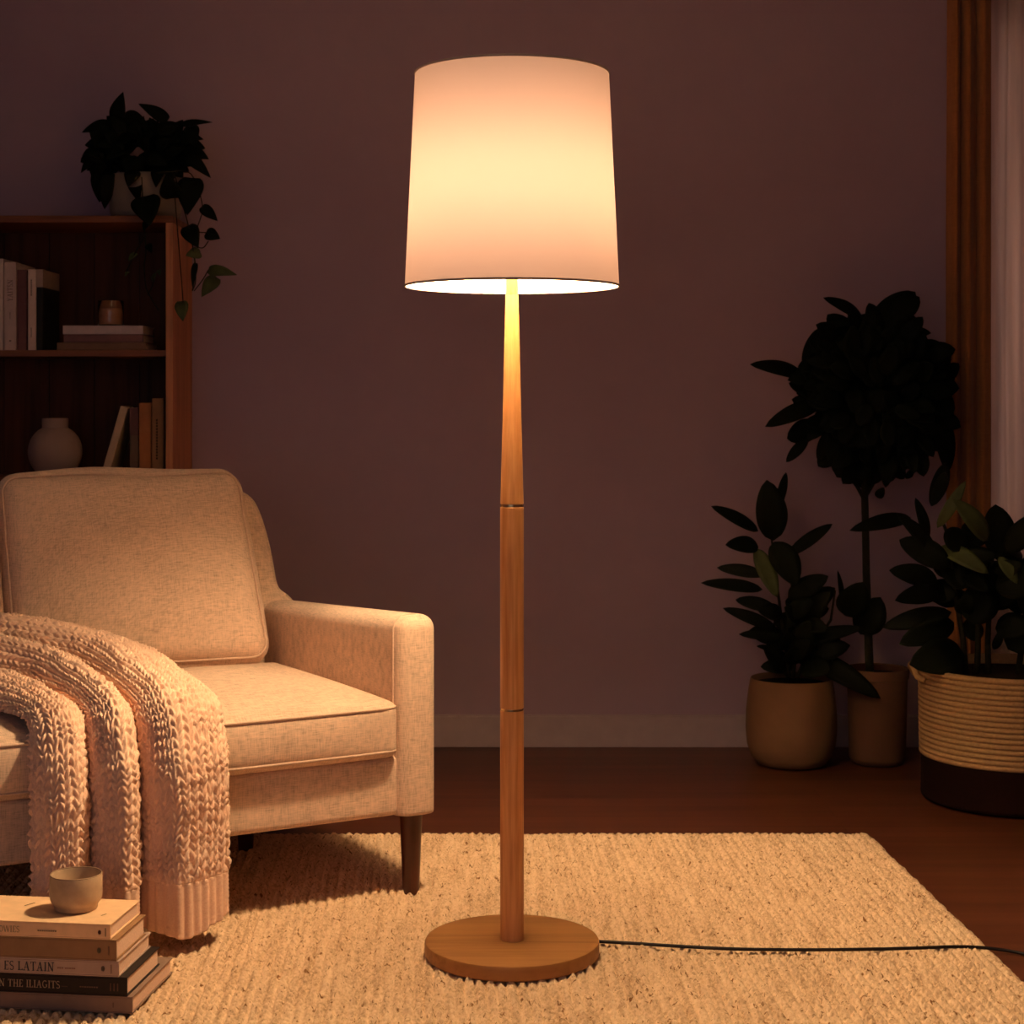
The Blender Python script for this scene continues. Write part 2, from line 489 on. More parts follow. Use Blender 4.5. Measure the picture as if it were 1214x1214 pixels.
def build_rug():
    x0, x1, y0, y1 = -1.75, 0.895, 2.25, 4.205
    nx, ny = 860, 500
    x = np.linspace(x0, x1, nx); y = np.linspace(y0, y1, ny)
    X, Y = np.meshgrid(x, y, indexing='ij')
    p = 0.0185
    xw = X + 0.0035 * (vnoise(X * 9, Y * 14, 1) - 0.5) + 0.003 * (vnoise(X * 60, Y * 30, 2) - 0.5)
    c = xw / p
    col = np.floor(c); u = c - col - 0.5
    rng = np.random.RandomState(5)
    ph = rng.rand(4096)[(col.astype(int) + 2000) % 4096]
    per = 0.019 + 0.010 * rng.rand(4096)[(col.astype(int) + 1000) % 4096]
    v = Y / per + ph + 0.55 * np.abs(u) * 2 + 1.2 * (vnoise(col * 0.37, Y * 22, 3) - 0.5)
    knot = 0.5 + 0.5 * np.cos(2 * PI * v)
    rib = np.sqrt(np.clip(1 - (2 * u) ** 2, 0, 1))
    amp = 0.45 + 0.9 * vnoise(X * 45, Y * 35, 4)
    lump = vnoise(X * 150, Y * 120, 6)
    h = 0.0108 * rib * (0.30 + 0.70 * knot * amp) + 0.0050 * lump * rib + 0.0012 * vnoise(X * 12, Y * 12, 7)
    stray = vnoise(X * 70, Y * 210, 8) * vnoise(X * 30, Y * 40, 9)
    h += 0.004 * np.clip(stray - 0.42, 0, 1) * 3
    edge0 = np.minimum(np.minimum(X - x0, x1 - X), np.minimum(Y - y0, y1 - Y))
    e_ = np.clip(edge0 / 0.05, 0, 1)
    h = h * e_ + (0.0055 + 0.35 * (h - 0.0055)) * (1 - e_)
    Z = np.maximum(RT - 0.0106 + h, 0.0006)
    # soft uneven edges
    edge = np.minimum(np.minimum(X - x0, x1 - X), np.minimum(Y - y0, y1 - Y))
    Z = Z * np.clip(edge / 0.012, 0.0, 1) ** 0.5 + 0.0004
    Yo = Y + 0.006 * (vnoise(X * 40, Y * 0, 10) - 0.5) * np.clip((Y - 3.9) / 0.3, 0, 1)
    Xo = X - (Y - 3.62) * 0.052 + 0.006 * (vnoise(Y * 40, X * 0, 11) - 0.5) * np.clip((X - 0.6) / 0.3, 0, 1)
    V = np.stack([Xo, Yo, Z], -1).reshape(-1, 3)
    # flat underside a hair above the floor
    F = grid_faces(nx, ny)
    o = mesh('jute_rug', V, F, M['rug'])
    return tag(o, 'large cream chunky braided jute rug under the floor lamp and sofa', 'rug')


build_rug()

# ------------------------------------------------------------------ floor lamp
LX, LY = 0.0, 3.26
lamp = thing('floor_lamp', 'tall wooden floor lamp with lit cream drum shade and round base', 'lamp', (LX, LY, 0.0115))
o = MB().lathe([(0.001, 0), (0.158, 0), (0.1625, 0.003), (0.1635, 0.006), (0.1635, 0.0245), (0.162, 0.0278), (0.158, 0.029), (0.03, 0.029), (0.001, 0.029)], 128).build('base', M['teak_flat'], lamp, True, 40)
Z0 = 0.0115


def zr(py): return HC - (py - HY) / FP * LY - Z0


z_r1, z_r2, z_r3 = zr(840.5), zr(599.0), zr(348.5)
R = 0.0222
MB().lathe([(0.0, 0.028), (R, 0.028), (R, z_r1 - 0.003), (R - .001, z_r1 - .002), (0, z_r1 - 0.002)], 48).build('lower_pole', M['teak'], lamp, True, 40)
MB().lathe([(0, z_r1 + 0.002), (R - .001, z_r1 + 0.002), (R, z_r1 + 0.003), (R, z_r2 - 0.004), (R - .001, z_r2 - .003), (0, z_r2 - 0.003)], 48).build('middle_pole', M['teak'], lamp, True, 40)
prof = [(0, z_r2 + 0.002), (R - .0012, z_r2 + 0.002), (R - .0002, z_r2 + .0035)]
for i in range(0, 21):
    t = i / 20
    prof.append((R - 0.0002 - (R - 0.0122) * (t ** 0.92), z_r2 + 0.0035 + (z_r3 - z_r2 - 0.005) * t))
prof.append((0, z_r3 - 0.0015))
MB().lathe(prof, 48).build('tapered_pole', M['teak'], lamp, True, 40)
MB().lathe([(0, z_r3 - 0.001), (0.0110, z_r3 - 0.001), (0.0115, z_r3 + 0.001), (0.0115, 1.315), (0.0, 1.315)], 32).build('neck', M['teak'], lamp, True, 40)
for z, r_ in ((z_r1, R - 0.0012), (z_r2, R - 0.0012)):
    MB().lathe([(0, z - 0.0035), (r_, z - 0.0035), (r_ + 0.0004, z), (r_, z + 0.0035), (0, z + 0.0035)], 48).build('ring', M['brass'], lamp, True, 60)
MB().lathe([(0, 1.313), (0.018, 1.313), (0.018, 1.343), (0.013, 1.349), (0, 1.349)], 32).build('socket', M['brass'], lamp, True, 40)
bz = BULB_Z - Z0
bp = [(0.001, bz - 0.045), (0.014, bz - 0.042)]
for i in range(1, 9):
    a = -PI / 2 * 0.72 * (1 - i / 8)
    bp.append((0.036 * math.cos(a), bz + 0.036 * math.sin(a)))
for i in range(0, 9):
    a = PI / 2 * i / 8
    bp.append((max(0.0005, 0.036 * math.cos(a)), bz + 0.075 + 0.036 * math.sin(a)))
MB().lathe(bp, 20).build('bulb', M['bulb'], lamp, True)
ZB, ZT, RB, RTp = 1.263 - Z0, 1.660 - Z0, 0.2005, 0.1815
sh = MB()
ns = 24
outer = [(RB + (RTp - RB) * i / ns, ZB + (ZT - ZB) * i / ns) for i in range(ns + 1)]
sh.lathe(outer, 128)
shade = sh.build('lamp_shade', M['shade'], lamp, True)
for zz, rr in ((ZB, RB), (ZT, RTp)):
    MB().tube([(rr * math.cos(2 * PI * k / 96), rr * math.sin(2 * PI * k / 96), zz) for k in range(96)], 0.0022, 8, True).build('shade_rim', M['shade_trim'], shade, True)
sp = MB()
rz_ = RB + (RTp - RB) * 0.3
zz = ZB + (ZT - ZB) * 0.3
for a in (0.30, PI - 0.30):
    sp.tube([(0.016 * math.cos(a), 0.016 * math.sin(a), 1.325), (rz_ * 0.6 * math.cos(a), rz_ * 0.6 * math.sin(a), zz), ((rz_ - 0.003) * math.cos(a), (rz_ - 0.003) * math.sin(a), zz)], 0.0014, 6)
sp.build('shade_carrier', M['brass'], shade, True)
cpx = [(707, 1116), (745, 1118), (800, 1121.5), (870, 1125), (950, 1126), (1020, 1125.5), (1085, 1124), (1130, 1122.5), (1165, 1123.5), (1200, 1128), (1240, 1136)]
cpts = []
for px, py in cpx:
    z = 0.0185 if px < 1110 else {1130: 0.016, 1165: 0.011, 1200: 0.0065, 1240: 0.004}[px]
    D = (HC - z) * FP / (py - HY)
    cpts.append(((px - CX) / FP * D - LX, D - LY, z - Z0))
cpts += [(1.08, -0.022, 0.004 - Z0), (1.2, -0.035, 0.004 - Z0), (1.45, -0.02, 0.004 - Z0), (2.0, 0.25, 0.004 - Z0), (2.72, 0.5, 0.004 - Z0)]
cp = catmull(cpts, np.linspace(0, len(cpts) - 1, 140))
MB().tube(cp, 0.0033, 8).build('cord', M['cord'], lamp, True)

# ------------------------------------------------------------------ sofa (local x to the sitter's left, y to the back)
SA = math.radians(30)
SO = Vector((-0.237, 3.62, 0))
sofa = thing('sofa', 'cream linen two-seat sofa with dark tapered legs beside the lamp', 'sofa', SO, SA)
W = 1.13       # seat width


def place(VF, mtx):
    V, F = VF
    return [mtx @ Vector(v) for v in V], F


def part(name, VF, mtx, mat, parent, auto=None):
    V, F = place(VF, mtx)
    return mesh(name, V, F, mat, parent, True, auto)


ZR0, ZR1 = 0.183, 0.308
# body under the cushions
part('base_frame', rounded_box(W + 0.02, 0.78, ZR1 - ZR0, 0.014, 8), Matrix.Translation((-W / 2, 0.402, (ZR0 + ZR1) / 2)), M['linen'], sofa)
# arms
AW = 0.093
for sx in (0, 1):
    zlo = ZR0 - 0.026
    V, F = rounded_box(AW, 0.86, 0.602 - zlo, 0.033, 10, (0.002, 0, 0))
    c = Vector((AW / 2 + 0.001 if sx == 0 else -W - AW / 2 - 0.001, 0.425, (0.602 + zlo) / 2))
    V2 = []
    for v in V:
        v = Vector(v) + c
        v.z = max(v.z, ZR0 + (v.z - ZR0) * 0.02)      # a nearly square underside
        t = (v.z - ZR0) / (0.602 - ZR0)
        v.z -= max(0, t) * 0.055 * max(0, v.y)
        V2.append(v)
    a = mesh('arm', V2, F, M['linen'], sofa)
    sgn = -1 if sx == 0 else 1
    xi = c.x + sgn * (AW / 2 - 0.0002)
    pts = [(xi, 0.026, ZR0 + 0.02 + 0.036 * i) for i in range(11)]
    for i in range(1, 7):
        q = PI / 2 * i / 6
        pts.append((c.x + sgn * (AW / 2 - 0.0332 + 0.0332 * math.cos(q)), 0.026, 0.5672 + 0.0335 * math.sin(q)))
    pts += [(c.x - sgn * 0.004, 0.026, 0.6002)]
    MB().tube(pts, 0.0027, 6).build('piping', M['piping'], a, True)
# backrest frame: outline that sweeps up out of the arms
def backrest():
    half = [(0.094, 0.19), (0.094, 0.50), (0.092, 0.550), (0.078, 0.570), (0.060, 0.583), (0.049, 0.602), (0.043, 0.640), (0.034, 0.700), (0.016, 0.770), (-0.006, 0.812), (-0.05, 0.834), (-0.12, 0.840)]
    pts = catmull([(a, 0, b_) for a, b_ in half], np.linspace(0, len(half) - 1, 45))
    right = [(p[0], p[2]) for p in pts]
    left = [(-W - x, z) for x, z in reversed(right)]
    ring = right + left
    n = len(ring)
    V, F = [], []
    cx, cz = -W / 2, 0.5
    layers = [(0.0, 0.030), (0.004, 0.014), (0.014, 0.004), (0.03, 0.0), (0.10, 0.0), (0.116, 0.004), (0.126, 0.014), (0.13, 0.03)]
    for (dy, inset) in layers:
        for (x, z) in ring:
            xx = x - math.copysign(inset, x - cx); zzv = z - inset * max(0, min(1, (z - 0.5) / 0.3)) 
            V.append((xx, 0.735 + dy + 0.12 * max(0, z - 0.45), zzv))
    L = len(layers)
    for i in range(L - 1):
        for k_ in range(n):
            l = (k_ + 1) % n
            F.append((i * n + k_, i * n + l, (i + 1) * n + l, (i + 1) * n + k_))
    # front and rear as strips between the two halves
    m_ = len(right)
    for i0, flip in ((0, False), ((L - 1) * n, True)):
        for k_ in range(m_ - 1):
            q = (i0 + k_, i0 + k_ + 1, i0 + n - 2 - k_, i0 + n - 1 - k_)
            F.append(q if flip else q[::-1])
    return mesh('backrest', V, F, M['linen'], sofa, True, 50)


backrest()
# seat cushions
CW = W / 2
for i in range(2):
    cx = -CW / 2 - i * CW
    sz = 0.118
    V, F = rounded_box(CW - 0.004, 0.66, sz, 0.022, 14, (0, 0.012, 0.028))
    V2 = []
    for v in V:
        v = Vector(v)
        if v.z < 0: v.z = max(v.z, -sz / 2)
        V2.append(v + Vector((cx, 0.318, 0.308 + sz / 2 + 0.001)))
    sc_ = mesh('seat_cushion', V2, F, M['linen'], sofa)
    for zc in (0.308 + sz - 0.012, 0.308 + 0.016):
        loop = []
        hw, y0_, y1_ = CW / 2 - 0.004, -0.011, 0.60
        bul = lambda s: -0.0125 * max(0, 1 - abs(s / hw) ** 2.4) * (0.62 if zc > 0.4 else 0.5)
        loop += [(cx - hw, y, zc) for y in np.linspace(y1_, y0_ + 0.03, 8)]
        for k_ in range(1, 5):
            q = PI / 2 * k_ / 4
            loop.append((cx - hw + 0.022 * (1 - math.cos(q)), y0_ + 0.022 * (1 - math.sin(q)), zc))
        loop += [(cx + s, y0_ + bul(s), zc) for s in np.linspace(-hw + 0.04, hw - 0.04, 18)]
        for k_ in range(0, 5):
            q = PI / 2 * (1 - k_ / 4)
            loop.append((cx + hw - 0.022 * (1 - math.cos(q)), y0_ + 0.022 * (1 - math.sin(q)), zc))
        loop += [(cx + hw, y, zc) for y in np.linspace(y0_ + 0.03, y1_, 8)]
        MB().tube(loop, 0.0032, 6).build('piping', M['piping'], sc_, True)
# back cushions: upright pillows leaning on the backrest
def back_cushion(cx, cy, yaw, lean, w, h, sk=0.0):
    th = 0.15
    V, F = rounded_box(w, th, h, 0.052, 14, (0.006, 0.034, 0.012))
    mt = Matrix.Translation((cx, cy, 0.438)) @ Matrix.Rotation(yaw, 4, 'Z') @ Matrix.Rotation(lean, 4, 'X') @ Matrix.Translation((0, th / 2, h / 2))
    V2 = []
    for v in V:
        v = Vector(v)
        t = v.z / h + 0.5
        v.x = v.x * (1.0 - 0.05 * t) - sk * t      # a little narrower at the top, slumped to one side
        v.y *= 1.08 - 0.22 * t
        v.z += 0.003 * math.sin(v.x * 17 + cx * 9) * t
        V2.append(mt @ v)
    o = mesh('back_cushion', V2, F, M['linen'], sofa)
    # piping round the front edge
    loop = []
    hx, hz, r = w / 2 - 0.013, h / 2 - 0.013, 0.040
    for (sx, sz_, a0) in ((1, 1, 0), (-1, 1, PI / 2), (-1, -1, PI), (1, -1, 3 * PI / 2)):
        for k_ in range(7):
            q = a0 + PI / 2 * k_ / 6
            loop.append((sx * (hx - r) + r * math.cos(q), sz_ * (hz - r) + r * math.sin(q)))
    pts = []
    for k_ in range(len(loop)):
        a, b_ = loop[k_], loop[(k_ + 1) % len(loop)]
        nseg = 12 if (abs(a[0] - b_[0]) + abs(a[1] - b_[1])) > 0.1 else 1
        for j in range(nseg):
            x = a[0] + (b_[0] - a[0]) * j / nseg; z = a[1] + (b_[1] - a[1]) * j / nseg
            t = z / h + 0.5
            pts.append(mt @ Vector((x * (1 - 0.05 * t) - sk * t, -(th / 2 - 0.013) * (1.08 - 0.22 * t), z + 0.003 * math.sin(x * 17 + cx * 9) * t)))
    MB().tube(pts, 0.003, 6, True).build('piping', M['piping'], o, True)
    return o


back_cushion(-0.335, 0.615, math.radians(-7), math.radians(-15), 0.605, 0.474, 0.034)
back_cushion(-0.905, 0.645, math.radians(-3), math.radians(-14), 0.53, 0.45)
# legs
for (x, y) in ((0.050, 0.040), (-0.12, 0.554), (-W - 0.05, 0.04), (-W + 0.12, 0.554)):
    MB().lathe([(0.0, 0.0095), (0.0165, 0.0095), (0.0172, 0.012), (0.0245, ZR0 + 0.004), (0, ZR0 + 0.004)], 24, (x, y)).build('leg', M['leg'], sofa, True, 40)


# ------------------------------------------------------------------ knitted throw
def build_throw():
    ex, nrm = Vector((-math.cos(SA), -math.sin(SA))), Vector((math.sin(SA), -math.cos(SA)))
    S = [(.768, .004), (.752, .036), (.720, .052), (.690, .044), (.668, .006), (.660, -.010), (.650, .030), (.622, .076), (.596, .066), (.574, .008), (.566, -.010),
         (.556, .034), (.520, .082), (.480, .078), (.440, .060), (.412, .044), (.398, .012)]
    Rr = [(-1.36, 3.80, .545), (-1.16, 3.855, .535), (-.985, 3.90, .510), (-.80, 3.83, .482), (-.672, 3.60, .468)]
    Ll = [(-1.62, 3.42, .50), (-1.42, 3.44, .49), (-1.24, 3.44, .482), (-1.10, 3.40, .474), (-.99, 3.33, .464)]
    rows = []
    for k, (s, o) in enumerate(S):
        a = (S[0][0] - s) / (S[0][0] - S[-1][0])
        F_ = Vector((SO.x, SO.y)) + ex * s
        pts = []
        for i in range(5):
            l, r = Vector(Ll[i]), Vector(Rr[i])
            p = l.lerp(r, a)
            p.z += (o - 0.010) * (0.80, 0.85, 0.85, 0.75, 0.62)[i] + 0.012 * math.sin(PI * a)
            pts.append(p)
        q = F_ + nrm * (o * 0.45 - 0.012); pts.append(Vector((q.x, q.y, 0.456 + o * 0.35)))
        for (dz, e, bz_) in ((0.395, 0.022, .9), (0.315, 0.034, 1.0), (0.225, 0.034, 1.0), (0.14, 0.036, 1.05)):
            q = F_ + nrm * (o * bz_ + e); pts.append(Vector((q.x, q.y, dz)))
        q = F_ + nrm * (o * 1.1 + 0.036); pts.append(Vector((q.x, q.y, 0.052 + 0.012 * math.sin(k * 0.9) + 0.012 * (1 - a))))
        rows.append([tuple(p) for p in pts])
    rows = np.array(rows)                      # K, 11, 3
    K = rows.shape[0]
    NA, NT = 330, 560
    prof = np.array(S)
    d = np.concatenate([[0], np.cumsum(np.hypot(*(np.diff(prof, axis=0).T)) + 0.004)])
    aw = np.linspace(0, d[-1], NA)             # arc length across
    tk = np.interp(aw, d, np.arange(K))
    # along: reparametrise by mean arc length
    mid = rows[K // 2]
    fine = catmull(mid, np.linspace(0, 10, 400))
    L = np.concatenate([[0], np.cumsum(np.linalg.norm(np.diff(fine, axis=0), axis=1))])
    tl = np.linspace(0, L[-1], NT)
    tt = np.interp(tl, L, np.linspace(0, 10, 400))
    along = np.stack([catmull(rows[k], tt) for k in range(K)])     # K, NT, 3
    G = catmull(along, tk)                      # NA, NT, 3
    du = np.gradient(G, axis=0); dv = np.gradient(G, axis=1)
    N = np.cross(du, dv); N /= np.linalg.norm(N, axis=2, keepdims=True) + 1e-9
    # outward = towards the camera / upwards
    sgn = np.sign((N * np.array([0.3, -0.7, 0.6])).sum(-1).mean())
    N *= sgn
    A, Tm = np.meshgrid(aw, tl, indexing='ij')
    c = A / 0.0200 + 0.6 * (vnoise(A * 30, Tm * 18, 20) - 0.5)
    colu = np.floor(c); u = c - colu - 0.5
    ph = np.random.RandomState(3).rand(512)[(colu.astype(int)) % 512]
    v = Tm / 0.0185 + 1.0 * (vnoise(A * 40, Tm * 30, 21) - 0.5) + 1.0 * ph - 2.2 * np.abs(u)
    st = 0.12 + 0.88 * (0.5 + 0.5 * np.cos(2 * PI * v)) ** 0.6
    w = np.abs(np.sin(2 * PI * np.abs(u))) ** 0.55
    stitch = st * w * (0.65 + 0.7 * vnoise(A * 55, Tm * 60, 22))
    # ribbed hem near the end
    hem0 = tl[-1] - 0.078
    cr = A / 0.021
    rib = (0.5 + 0.5 * np.cos(2 * PI * cr)) ** 0.6 * (0.75 + 0.25 * (0.5 + 0.5 * np.cos(2 * PI * (Tm / 0.0075 + np.abs((cr % 1) - .5)))))
    hm = np.clip((Tm - hem0) / 0.012 + 0.5, 0, 1)
    Hh = (1 - hm) * stitch * 0.0105 + hm * rib * 0.0075
    wloc = np.linalg.norm(du, axis=2) / (aw[1] - aw[0])           # where folds squeeze the columns the relief flattens
    Hh = Hh * np.clip(wloc, 0.30, 1.05)
    # slightly ragged end
    G = G + N * Hh[..., None]
    G[:, -6:, 2] += (0.006 * (vnoise(aw * 60, aw * 0, 23) - 0.5))[:, None]
    ih = int(np.searchsorted(tl, hem0))
    body = G[:, :ih + 1]; hem = G[:, ih:]
    f = lambda g: g.reshape(-1, 3)
    Fb = grid_faces(NA, body.shape[1]); Fh = grid_faces(NA, hem.shape[1])
    if sgn < 0: Fb = Fb[:, ::-1]; Fh = Fh[:, ::-1]
    o = mesh('knit_throw', f(body), Fb, M['wool'])
    solid(o, 0.008, -1)
    h_ = mesh('ribbed_hem', f(hem), Fh, M['wool'], o)
    solid(h_, 0.008, -1)
    return tag(o, 'chunky dusty-pink knitted throw draped over the sofa seat front', 'blanket')


build_throw()

# ------------------------------------------------------------------ lettering
def letters(txt, h, mb=None):
    """flat serif capitals built from strokes in the x-z plane; returns (MB, width)"""
    mb = MB()
    x = 0.0
    tk, tn, sr = 0.125 * h, 0.055 * h, 0.085 * h

    def st(a, b_, w):
        a, b_ = Vector((a[0], 0, a[1])), Vector((b_[0], 0, b_[1]))
        t = (b_ - a).normalized(); n = Vector((-t.z, 0, t.x)) * w / 2
        mb.add([a - n, b_ - n, b_ + n, a + n], [(0, 1, 2, 3)])

    def serif(cx, z, w=None):
        w = w or tk + 2 * sr
        zz_ = z + (tn / 2 if z < h / 2 else -tn / 2)
        st((cx - w / 2, zz_), (cx + w / 2, zz_), tn)

    def arc(cx, cz, rx, rz__, a0, a1, w0, w1=None):
        n = 12
        pr = None
        for i in range(n + 1):
            q = math.radians(a0 + (a1 - a0) * i / n)
            p = (cx + rx * math.cos(q), cz + rz__ * math.sin(q))
            if pr: st(pr, p, w0)
            pr = p
    for ch in txt:
        x0 = x
        if ch == ' ': x += 0.38 * h; continue
        if ch in 'EL':
            w = 0.52 * h; st((x + tk, 0), (x + tk, h), tk); serif(x + tk, 0); 
            st((x + tk, tn / 2), (x + w, tn / 2), tn); st((x + w - tn / 2, 0), (x + w - tn / 2, .22 * h), tn)
            if ch == 'E':
                st((x + tk, h - tn / 2), (x + w, h - tn / 2), tn); st((x + w - tn / 2, h), (x + w - tn / 2, .8 * h), tn)
                st((x + tk, h * .52), (x + w * .8, h * .52), tn)
            else: serif(x + tk, h)
        elif ch == 'I':
            w = 0.28 * h; st((x + w / 2, 0), (x + w / 2, h), tk); serif(x + w / 2, 0); serif(x + w / 2, h)
        elif ch == 'T':
            w = 0.62 * h; st((x + w / 2, 0), (x + w / 2, h), tk); serif(x + w / 2, 0); st((x, h - tn / 2), (x + w, h - tn / 2), tn)
            st((x + tn / 2, h), (x + tn / 2, .78 * h), tn); st((x + w - tn / 2, h), (x + w - tn / 2, .78 * h), tn)
        elif ch == 'H':
            w = 0.70 * h
            for xx in (x + tk, x + w - tk): st((xx, 0), (xx, h), tk); serif(xx, 0); serif(xx, h)
            st((x + tk, h * .5), (x + w - tk, h * .5), tn)
        elif ch == 'N':
            w = 0.74 * h
            for xx in (x + tk, x + w - tk): st((xx, 0), (xx, h), tn)
            serif(x + tk, 0); serif(x + w - tk, h); st((x + tk * .7, h), (x + w - tk, 0), tk)
        elif ch == 'A':
            w = 0.70 * h; st((x + tn, 0), (x + w / 2, h), tn); st((x + w / 2, h), (x + w - tk, 0), tk)
            st((x + w * .24, h * .35), (x + w * .7, h * .35), tn); serif(x + tn, 0); serif(x + w - tk, 0)
        elif ch == 'Y':
            w = 0.66 * h; st((x + tk, h), (x + w / 2, h * .45), tk); st((x + w - tn, h), (x + w / 2, h * .45), tn); st((x + w / 2, 0), (x + w / 2, h * .5), tk); serif(x + w / 2, 0)
        elif ch == 'S':
            w = 0.48 * h
            arc(x + w / 2, .745 * h, w * .42, .225 * h, 30, 260, tn * 1.5); arc(x + w / 2, .255 * h, w * .45, .235 * h, 90, -150, tn * 1.5)
            st((x + w * .42, .53 * h), (x + w * .6, .48 * h), tk)
        elif ch in 'GCO':
            w = 0.68 * h
            if ch == 'O': arc(x + w / 2, h / 2, w * .45, h * .47, 0, 360, tn * 1.5)
            else:
                arc(x + w / 2, h / 2, w * .45, h * .47, 45, 325, tn * 1.6)
                if ch == 'G': st((x + w * .84, .12 * h), (x + w * .84, .45 * h), tk); st((x + w * .62, .44 * h), (x + w, .44 * h), tn)
        elif ch == 'W':
            w = 0.95 * h
            for i, (a_, b_) in enumerate(((0, .27), (.27, .5), (.5, .75), (.75, 1))):
                za, zb = (h, 0) if i % 2 == 0 else (0, h)
                st((x + a_ * w, za), (x + b_ * w, zb), tk if i % 2 == 0 else tn)
        elif ch == '-':      # the worn, unreadable small print: a low dash
            w = 0.5 * h; st((x + .06 * h, h * .35), (x + w, h * .35), .34 * h)
        elif ch == '|':
            w = 0.35 * h; st((x + w / 2, 0), (x + w / 2, h), .16 * h)
        elif ch == '*':
            w = 0.6 * h; arc(x + w / 2, h * .5, w * .22, h * .28, 0, 360, .3 * h)
        x = x0 + w + 0.13 * h
    return mb, x


INK = {}


def ink(col):
    if col not in INK: INK[col] = plain('ink', col, 0.7, 0.1, 0.1, 200, 0)
    return INK[col]


def cover_mat(col, name='book_cover'):
    return plain(name, col, 0.65, 0.2, 0.07, 40, 0.06)


# a book: thickness t, length L (spine length), depth d. lying: spine faces -y, right end at x = 0. standing: spine faces -y, left side at x = 0
def book(name, label, cat, loc, rz, t, L, d, col, standing=False, pages=True, group=None, tilt=0.0, prints=(), band=None, pagecol=None):
    root = thing(name, label, cat, loc, rz, group)
    if tilt: root.rotation_euler = (0, tilt, rz)
    bt = 0.0026
    cm = cover_mat(col)

    def tf(V):      # (along spine, depth, thickness)
        return [(z, y, x) for (x, y, z) in V] if standing else [(x, y, z) for (x, y, z) in V]
    cov = MB()
    lo, hi = (0, L) if standing else (-L, 0)
    for a, b_ in (((lo, 0, 0), (hi, d, bt)), ((lo, 0, t - bt), (hi, d, t)), ((lo, 0, bt), (hi, bt, t - bt))):
        cov.box(a, b_)
    if standing:
        cov.F = [f[::-1] for f in cov.F]
    cov.V = tf(cov.V)
    c = bevel(cov.build('cover', cm, root), 0.0008)
    pg = MB().box((lo + 0.003, bt, bt), (hi - 0.003, d - 0.004, t - bt))
    if standing: pg.F = [f[::-1] for f in pg.F]
    pg.V = tf(pg.V)
    pg.build('pages', pagecol or M['pages'], root)
    if band:        # (from, to, colour): a differently coloured wrap along the spine length
        a, b_, bc = band
        e = 0.0006
        q = MB().box((a, -e, -e), (b_, d, t + e))
        if standing: q.F = [f[::-1] for f in q.F]
        # an open wrap: keep the spine and both board faces
        q.F = [f for f in q.F if sum(abs(q.V[i][1] - d) < 1e-6 for i in f) < 4 and sum(abs(q.V[i][0] - a) < 1e-6 for i in f) < 4 and sum(abs(q.V[i][0] - b_) < 1e-6 for i in f) < 4]
        q.V = tf(q.V)
        tag(q.build('wrap_band', cover_mat(bc), root), 'differently coloured cover band')
    for (txt, x, z, h, ic) in prints:
        up_ = h < 0                                  # a spine that reads from the bottom up
        h = abs(h)
        mb, w = letters(txt, h)
        V = []
        for v in mb.V:
            if standing and up_:
                V.append((z - v[2], -0.0009, x + v[0]))
            elif standing:   # reads downwards along the spine
                V.append((z + v[2], -0.0009, x - v[0]))
            else:
                V.append((x + v[0], -0.0009, z + v[2]))
        mb.V = V
        o = mb.build('spine_title' if h > 0.008 else 'spine_mark', ink(ic), root)
        solid(o, 0.0005, 0)
    return root


# ------------------------------------------------------------------ stack of books on the rug
st_rz = math.radians(-7)
z = RT + 0.0025
RED = (0.10, 0.03, 0.02)
specs = [
    # t, x, y, depth, colour, label, prints
    (0.0286, -0.639, 2.93, 0.214, (0.26, 0.165, 0.125), 'plain brown hardback at the bottom of the stack on the rug',
     [('|', -0.035, 0.010, 0.008, (0.12, 0.07, 0.05))]),
    (0.0325, -0.648, 2.93, 0.170, (0.022, 0.013, 0.011), 'black hardback with pale serif capitals, second from the bottom of the rug stack',
     [('N THE ILIAGITS', -0.2246, 0.0098, 0.0124, (0.42, 0.30, 0.21)), ('----', -0.115, 0.012, 0.0045, (0.12, 0.075, 0.05)), ('--------', -0.083, 0.012, 0.0065, (0.15, 0.095, 0.06)), ('|||', -0.031, 0.009, 0.013, (0.11, 0.06, 0.04))]),
    (0.0268, -0.662, 2.93, 0.165, (0.44, 0.305, 0.25), 'pinkish cream book with dark serif capitals in the middle of the rug stack',
     [('ES LATAIN', -0.2015, 0.0058, 0.0150, (0.035, 0.04, 0.045)), ('--- -----', -0.108, 0.010, 0.006, (0.26, 0.12, 0.09)), ('*', -0.031, 0.008, 0.0115, (0.12, 0.085, 0.06)), ('|', -0.016, 0.006, 0.015, (0.28, 0.18, 0.14))]),
    (0.0355, -0.666, 2.93, 0.150, (0.30, 0.165, 0.085), 'thick tan-brown book under the top book of the rug stack',
     [('*', -0.034, 0.011, 0.0125, (0.10, 0.085, 0.05)), ('|', -0.016, 0.010, 0.015, (0.17, 0.10, 0.06))]),
    (0.0262, -0.676, 2.93, 0.146, (0.86, 0.56, 0.335), 'light tan book on top of the rug stack beneath the mug',
     [('OWIES', -0.196, 0.0075, 0.0105, (0.36, 0.25, 0.155)), ('---------', -0.128, 0.0095, 0.006, (0.27, 0.165, 0.10)), ('*', -0.022, 0.0075, 0.010, (0.10, 0.035, 0.025)), ('|', -0.011, 0.006, 0.014, (0.30, 0.20, 0.12))]),
]
for t, x, y, d, col, lab, pr in specs:
    b_ = book('hardback_book', lab, 'book', (x, y, z), st_rz, t, 0.30, d, col, prints=pr, group='stacked books on the rug')
    z += t + 0.0003
ZTOP = z
